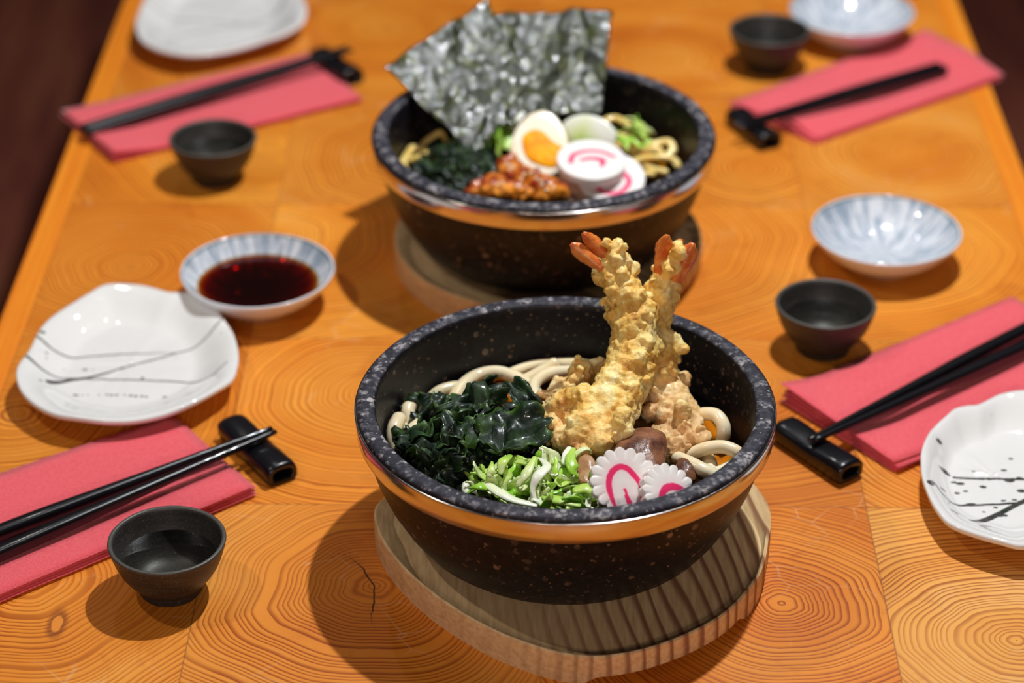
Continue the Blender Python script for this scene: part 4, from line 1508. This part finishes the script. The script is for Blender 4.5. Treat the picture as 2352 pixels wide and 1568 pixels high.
def narutomaki(center, R, rot, label, grp, scallop=.055, w=.045, th=.0052, lobes=17, strokes=None):
    K, N = 90, 240
    vs = []
    for side in (1, -1):
        vs.append((0, 0, side * th / 2))
        for k in range(1, K + 1):
            t = k / K
            for i in range(N):
                a = 2 * PI * i / N
                r = R * t * (1 - scallop * (1 - abs(math.sin(a * lobes / 2))) ** 1.2 * 2.0 * t ** 6)
                gz = .0007 * (1 - abs(math.sin(a * lobes / 2))) ** 2 * max(0, (t - .62) / .38) * (scallop > 0)
                vs.append((r * math.cos(a), r * math.sin(a), side * (th / 2 - gz - (.0006 if k == K else .0002 if k == K - 1 else 0))))
    off = 1 + K * N
    fs = []
    for s in (0, 1):
        o = s * off
        for i in range(N):
            f = (o, o + 1 + i, o + 1 + (i + 1) % N); fs.append(f if s == 0 else f[::-1])
        for k in range(K - 1):
            for i in range(N):
                a = o + 1 + k * N + i; b = o + 1 + k * N + (i + 1) % N
                f = (a, a + N, b + N, b); fs.append(f if s == 0 else f[::-1])
    for i in range(N):
        a = 1 + (K - 1) * N + i; b = 1 + (K - 1) * N + (i + 1) % N
        fs.append((a, a + off, b + off, b))
    me = mesh('fish_cake', vs, fs, MAT['naruto'])
    P = np.array([(v[0] / R, v[1] / R) for v in vs])
    ink = np.full(len(vs), 9.)
    for st, ww in (strokes or ((WHORL, (.05, .085, .095, .095, .09, .085, .075, .06, .04)), (WTIP, (.10, .07, .05, .02)))):
        d, t = segdist(P, spline(st, 8)); ink = np.minimum(ink, d - np.interp(t, np.linspace(0, 1, len(ww)), ww))
    fattr(me, 'ink', ink * R)
    o = obj('narutomaki_slice', me, None, center, rot); tag(o, label, 'fish cake', grp)
    return o


narutomaki(GY(1432, 1106, .8900), .0158, (.72, .06, .10), 'scalloped white fish cake slice with a pink whorl, taller left one in the near bowl', 'fish cake slices in the near bowl')
narutomaki(GY(1533, 1133, .8860), .0140, (.70, .10, .60), 'scalloped white fish cake slice half hidden behind the front rim, right of the taller', 'fish cake slices in the near bowl',
           strokes=(([(-.55, -.6), (-.42, -.12), (-.1, .14), (.25, .1), (.50, -.12), (.6, -.5)], (.06, .11, .14, .13, .11, .06)),))

# ================================================================== FAR BOWL
def nori_sheet(corners, label, seed, amp=.0035, nu=64, nv=56):
    a, b, c_, d = corners                        # a-b upper edge, d-c lower edge
    c = (a + b + c_ + d) / 4
    P = []
    for i in range(nu):
        u = i / (nu - 1)
        row = []
        for j in range(nv):
            v = j / (nv - 1)
            p = (a * (1 - u) + b * u) * (1 - v) + (d * (1 - u) + c_ * u) * v
            q = p * 38
            w = nz(q.x + seed, q.z * 1.2, 2.) * amp * 1.5 + nz(q.x * 2.3 + seed, q.z * 2.6, 5.) * amp * .65 + nz(q.x * 6 + seed, q.z * 6, 8.) * amp * .22
            e = Vector((nz(v * 14, seed + u), 0, nz(u * 14, seed + v))) * .0009
            row.append(tuple(p - c + Vector((w * .12, -w * .45, w * .9 + .0012)) + e))
        P.append(row)
    vs, fs = sheet(P, .0005)
    me = mesh('nori_sheet', vs, fs, MAT['nori'])
    o = obj('nori_sheet', me, None, c); tag(o, label, 'nori', 'nori sheets standing in the far bowl')


nori_sheet((GY(884, 156, 1.300), GY(1118, 4, 1.362), GY(1215, 190, 1.310), GY(1095, 362, 1.256)), 'crinkled shiny nori sheet with its corner pointing left over the bowl rim', 3.)
nori_sheet((GY(1095, 40, 1.360), GY(1408, 22, 1.372), GY(1382, 258, 1.290), GY(1110, 300, 1.274)), 'upright square nori sheet at the right, its top corner above the bowl', 17.)

# ramen noodles
def ramen(px, label, r=.0021, z=.050, sq=.75):
    pts = [inside(G(q[0], q[1], q[2] if len(q) > 2 else z), B2, .0845 if (q[2] if len(q) > 2 else z) > .0475 else .0795) for q in px]
    c, L = local(pts)
    me = swept('ramen_noodle', L, r, MAT['ramen'], seg=10, n=7, squash=sq)
    tag(obj('ramen_noodle', me, None, c), label, 'noodle', 'ramen noodles in the far bowl')


ramen([(935, 400, .050), (918, 375, .053), (925, 348, .054), (950, 338, .054), (975, 345, .052), (985, 365, .050)], 'yellow ramen noodle looping at the left wall of the far bowl', .0026)
ramen([(930, 372, .050), (960, 362, .053), (1000, 345, .055), (1030, 330, .056), (1042, 345, .054), (1000, 365, .053), (970, 385, .052)], 'yellow ramen noodle by the dark seaweed in the far bowl', .0026)
ramen([(940, 345, .048), (975, 325, .052), (1010, 305, .056), (1022, 318, .052)], 'yellow ramen noodle behind, near the lower nori corner', .0022)
ramen([(950, 405, .050), (965, 385, .052), (985, 395, .052)], 'short yellow ramen noodle at the lower left of the far bowl')
ramen([(1385, 300, .055), (1390, 278, .060), (1415, 272, .061), (1440, 285, .060), (1462, 305, .057)], 'ramen noodle at the top of the right cluster in the far bowl', .0026)
ramen([(1400, 310, .054), (1430, 312, .056), (1460, 325, .057), (1500, 330, .058), (1535, 325, .058), (1545, 345, .055), (1530, 358, .053)], 'ramen noodle curling to the right wall of the far bowl', .0026)
ramen([(1440, 385, .052), (1470, 365, .056), (1510, 360, .058), (1545, 365, .057), (1558, 382, .054)], 'ramen noodle lowest in the right cluster of the far bowl', .0024)
ramen([(1440, 345, .054), (1475, 345, .056), (1510, 342, .057), (1520, 358, .054)], 'ramen noodle in the middle of the right cluster', .0024)
ramen([(1400, 330, .050), (1440, 340, .052), (1480, 380, .052), (1530, 395, .051)], 'ramen noodle crossing under the right cluster', .0024)
ramen([(1395, 345, .050), (1425, 360, .051), (1450, 395, .051), (1500, 400, .050)], 'ramen noodle touching the flat fish cake in the far bowl', .0024)
for pp in ([(1480, 310), (1520, 345), (1550, 380)], [(1410, 290), (1470, 330), (1500, 390)], [(930, 390), (970, 350), (1020, 340)], [(1520, 400), (1550, 370), (1510, 330)], [(1420, 330), (1500, 310), (1540, 350)]):
    ramen([(a, b, .0435) for a, b in pp], 'ramen noodle sunk in the golden broth of the far bowl', .0024)

hc = G(1055, 378, .054)
heap(hc, .026, .026, .064, .050, 46, 'wet dark wakame leaf in the far bowl, left of the chicken', 'wakame leaves in the far bowl', 9, (.5, .8))

# green onion in the far bowl
rg = random.Random(4)
for k in range(26):
    if k < 14: px, py, z = rg.uniform(1130, 1180), rg.uniform(270, 330), rg.uniform(.060, .068)
    else: px, py, z = rg.uniform(1400, 1480), rg.uniform(275, 330), rg.uniform(.060, .066)
    o = bpy.data.objects.new('green_onion_slice', SL[[1, 2, 4, 6, 7, 8][rg.randrange(6)]]); C.objects.link(o)
    o.location = G(px, py, z); o.rotation_euler = (rg.uniform(-.3, 1.2), rg.uniform(-.9, .9), rg.uniform(0, 6.28)); s = rg.uniform(.6, .95); o.scale = (s, s, s)
    tag(o, 'green onion shred behind the egg' if k < 14 else 'green onion shred on the right-hand ramen noodles', 'green onion', 'green onion behind the egg' if k < 14 else 'green onion on the ramen noodles')
strip([(1178, 290, .068), (1190, 272, .072), (1200, 260, .074)], [.0018, .0024, .0016], (.05, .0), 'small white onion piece left of the egg')
# curved white-green leek slice behind the egg
P = []
c0 = G(1335, 315, .068)
for i in range(20):
    u = i / 19; a = -1.15 + 2.2 * u
    P.append([(.0185 * math.sin(a) + .004, .010 * math.cos(a) * (1 - v) - .003 * v, .010 * math.cos(a) - .017 * v + .002 * math.sin(v * 3)) for v in [j / 9 for j in range(10)]])
vs, fs = sheet(P, .0018)
me = mesh('leek_slice', vs, fs, MAT['scallion'])
fattr(me, 'green', [max(0, min(.55, .55 - abs(v[0] - .0) * 34 - max(0, v[2] + .0) * 40)) * 1.0 for v in vs])
tag(obj('leek_slice', me, None, c0, (.1, .1, -.35)), 'curved white and pale green leek slice behind the egg', 'leek')

# egg half
ec = G(1240, 332, .070)
egg = empty('halved_egg', ec, (.62, .10, -.06)); tag(egg, 'halved soft-boiled egg with orange yolk in the far bowl', 'egg')


def egg_out(a):   # outline of the cut face
    r = 1.0 - .10 * math.sin(a) + .02 * math.cos(2 * a)
    return (.0168 * r * math.cos(a), .0225 * (1 + .02 * math.sin(a)) * math.sin(a))


N, K = 96, 14
vs, fs = [(0, 0, 0)], []
yo = [(-.0098, .0035), (-.0060, .0088), (-.0005, .0090), (.0052, .0040), (.0118, .0002), (.0122, -.0060), (.0080, -.0108), (.0000, -.0108), (-.0068, -.0068)]
yo = [(a * 1.22 + .0012, b * 1.15 - .001) for a, b in yo]
YO = spline(yo, 12, True)
for t in (.5, .8, .93, .985):
    for i in range(N):
        x, y = egg_out(2 * PI * i / N); vs.append((x * t, y * t, 0 if t < .95 else -.0003))
for k in range(1, K):
    b = k / K * PI / 2
    for i in range(N):
        x, y = egg_out(2 * PI * i / N); vs.append((x * math.cos(b * .98), y * math.cos(b * .98), -.0008 - .0150 * math.sin(b)))
vs.append((0, 0, -.0158))
nr = 4 + K - 1
for i in range(N): fs.append((0, 1 + i, 1 + (i + 1) % N))
for k in range(nr - 1):
    for i in range(N):
        a = 1 + k * N + i; b = 1 + k * N + (i + 1) % N; fs.append((a, a + N, b + N, b))
for i in range(N): fs.append((1 + (nr - 1) * N + i, len(vs) - 1, 1 + (nr - 1) * N + (i + 1) % N))
me = mesh('egg_white', vs, fs, MAT['eggwhite']); recalc(me); obj('egg_white', me, egg)
n = len(YO); vs = [(0, 0, .0013)]; fs = []
for t, z in ((.35, .0012), (.7, .0011), (.92, .0008), (1.0, .0002), (1.0, -.0004)):
    for (x, y) in YO: vs.append((x * t, y * t - .0005, z + .0003 * nz(x * 400 * t, y * 400 * t)))
for i in range(n): fs.append((0, 1 + i, 1 + (i + 1) % n))
for k in range(4):
    for i in range(n):
        a = 1 + k * n + i; b = 1 + k * n + (i + 1) % n; fs.append((a, a + n, b + n, b))
me = mesh('yolk', vs, fs, MAT['yolk']); obj('yolk', me, egg)

narutomaki(G(1358, 374, .0700), .0200, (.16, .02, .1), 'flat white fish cake slice with a pink whorl beside the egg', 'fish cake slices in the far bowl', .0, th=.0055,
           strokes=(([(-.62, -.12), (-.50, .22), (-.1, .40), (.35, .34), (.66, .08)], (.07, .07, .06, .06, .05)), ([(-.28, -.02), (.02, .04), (.30, -.08), (.26, -.34)], (.06, .07, .10, .05))))
narutomaki(G(1402, 412, .0615), .0200, (.30, -.12, .5), 'fish cake slice lying lower, partly under the flat one in the far bowl', 'fish cake slices in the far bowl', .0, th=.0055,
           strokes=(([(-.55, -.05), (-.52, -.45), (-.1, -.68), (.35, -.45), (.38, -.05), (.1, .12)], (.06, .08, .08, .08, .08, .05)),))
strip_me = None
# pork slice edge
P = []
for i in range(12):
    u = i / 11
    P.append([((u - .5) * .022, (v - .5) * .016, .0016 * math.sin(u * 5) + .0012 * math.sin(v * 6)) for v in [j / 7 for j in range(8)]])
vs, fs = sheet(P, .0022)
tag(obj('meat_slice', mesh('meat_slice', vs, fs, MAT['pork']), None, G(1318, 432, .060), (.5, .35, -.9)), 'pale brown meat slice between the chicken and the fish cakes', 'meat')

# glazed chicken pieces
def meat(px, py, z, r, label, seed, sx=1.3):
    rg = random.Random(seed); p = G(px, py, z)
    balls = [(p.x, p.y, p.z, r)]
    for k in range(16):
        v = Vector((rg.gauss(0, 1) * sx, rg.gauss(0, 1), rg.gauss(0, .6))).normalized()
        q = p + Vector((v.x * r * sx * .8, v.y * r * .75, v.z * r * .6)); balls.append((q.x, q.y, q.z, r * rg.uniform(.3, .6)))
    o = blob('chicken_piece', balls, 'chicken', .0009, ((300, .0012, seed),), None, None, None, 2)
    tag(o, label, 'chicken', 'glazed chicken pieces')


meat(1168, 382, .067, .0072, 'dark red glazed chicken piece touching the egg', 1, .9)
meat(1205, 408, .066, .0072, 'glazed chicken piece below the egg', 2, 1.2)
meat(1142, 434, .064, .0085, 'orange glazed chicken piece at the left front rim of the far bowl', 3, 1.3)
meat(1190, 440, .062, .0072, 'glazed chicken piece at the front rim in the middle', 6, 1.2)
meat(1258, 434, .064, .0085, 'orange glazed chicken piece right of the others at the front rim', 4, 1.3)
meat(1100, 440, .060, .0060, 'smallest orange chicken crumb at the left end', 5, 1.3)
vs, fs = lathe([(0, -.0014), (.0005, -.0010), (.0009, 0), (.0006, .0010), (0, .0015)], 8)
sw = mesh('sesame_seed', vs, fs, MAT['seed_w']); sb = mesh('sesame_seed', vs, fs, MAT['seed_b'])
for k, (px, py, z, w_) in enumerate([(1163, 376, .0745, 1), (1172, 380, .0748, 1), (1170, 390, .0742, 1), (1180, 385, .074, 1), (1203, 400, .0735, 1), (1214, 404, .0735, 0), (1220, 396, .0732, 1), (1228, 402, .073, 0), (1240, 415, .073, 1), (1246, 424, .0728, 1),
                                     (1252, 418, .0732, 0), (1262, 422, .073, 1), (1232, 410, .0725, 1), (1210, 392, .074, 0), (1142, 424, .0730, 1), (1155, 420, .0728, 1), (1190, 428, .0700, 1), (1272, 430, .0720, 1), (1197, 412, .0728, 1), (1255, 436, .0722, 1)]):
    o = obj('sesame_seed', sw if w_ else sb, None, G(px, py, z), (1.4, rg.uniform(0, 3), rg.uniform(0, 6)))
    tag(o, 'tiny white sesame seed on the glazed chicken' if w_ else 'tiny black sesame seed on the glazed chicken', 'seed', 'white sesame seeds' if w_ else 'black sesame seeds')

# ------------------------------------------------------------------ lamps of the room
def spot(name, loc, target, power, radius, size=120, blend=.6, color=(1, .86, .70)):
    l = bpy.data.lights.new(name, 'SPOT'); l.energy = power; l.shadow_soft_size = radius
    l.spot_size = math.radians(size); l.spot_blend = blend; l.color = color
    o = bpy.data.objects.new(name, l); C.objects.link(o); o.location = loc
    o.rotation_euler = (Vector(target) - Vector(loc)).to_track_quat('-Z', 'Y').to_euler()
    return o


spot('pendant_lamp', (.225, 1.34, 1.10), (.10, 1.15, 0), 49, .014, 140, .4, (.95, .98, 1.0))
spot('pendant_lamp_left', (-.72, 1.02, 1.10), (-.18, .93, 0), 9, .014, 60, .7, (1, .93, .85))
spot('ceiling_spot_back', (-.45, 2.3, 1.75), (0, 1.2, 0), 6, .02, 50, .6, (1, .95, .90))
spot('ceiling_spot_back_right', (.65, 2.2, 1.80), (0, 1.1, 0), 6, .02, 50, .6, (1, .95, .90))
for (x, y, z, p) in ((-.62, -1.6, 1.24, 17), (-.34, -1.5, 1.36, 14.5), (.05, -1.7, 1.20, 14.5), (.45, -1.5, 1.30, 17), (.80, -1.4, 1.22, 15.5)):
    spot('ceiling_spot_front', (x, y, z), (0, 1.1, 0), p, .011, 50, .6, (1, .82, .76))

w = bpy.data.worlds.new('World'); SC.world = w; w.use_nodes = True
bg = w.node_tree.nodes['Background']; bg.inputs[0].default_value = (.62, .50, .46, 1); bg.inputs[1].default_value = .08

# ------------------------------------------------------------------ camera
cd = bpy.data.cameras.new('Camera'); cam = bpy.data.objects.new('Camera', cd); C.objects.link(cam)
cd.sensor_width = 36; cd.lens = F * 36 / 2352
cam.location = (0, 0, H); cam.rotation_euler = (PI / 2 - PIT, 0, 0)
cd.clip_start = .02; cd.clip_end = 50
cd.dof.use_dof = True; cd.dof.focus_distance = 1.115; cd.dof.aperture_fstop = 5.2
SC.camera = cam
SC.view_settings.view_transform = 'Standard'; SC.view_settings.look = 'None'
SC.view_settings.exposure = 0.05; SC.view_settings.gamma = 1.0; SC.view_settings.use_curve_mapping = False
SC.cycles.max_bounces = 8; SC.cycles.transparent_max_bounces = 8
SC.cycles.caustics_reflective = False; SC.cycles.caustics_refractive = False
SC.cycles.sample_clamp_indirect = 4.0
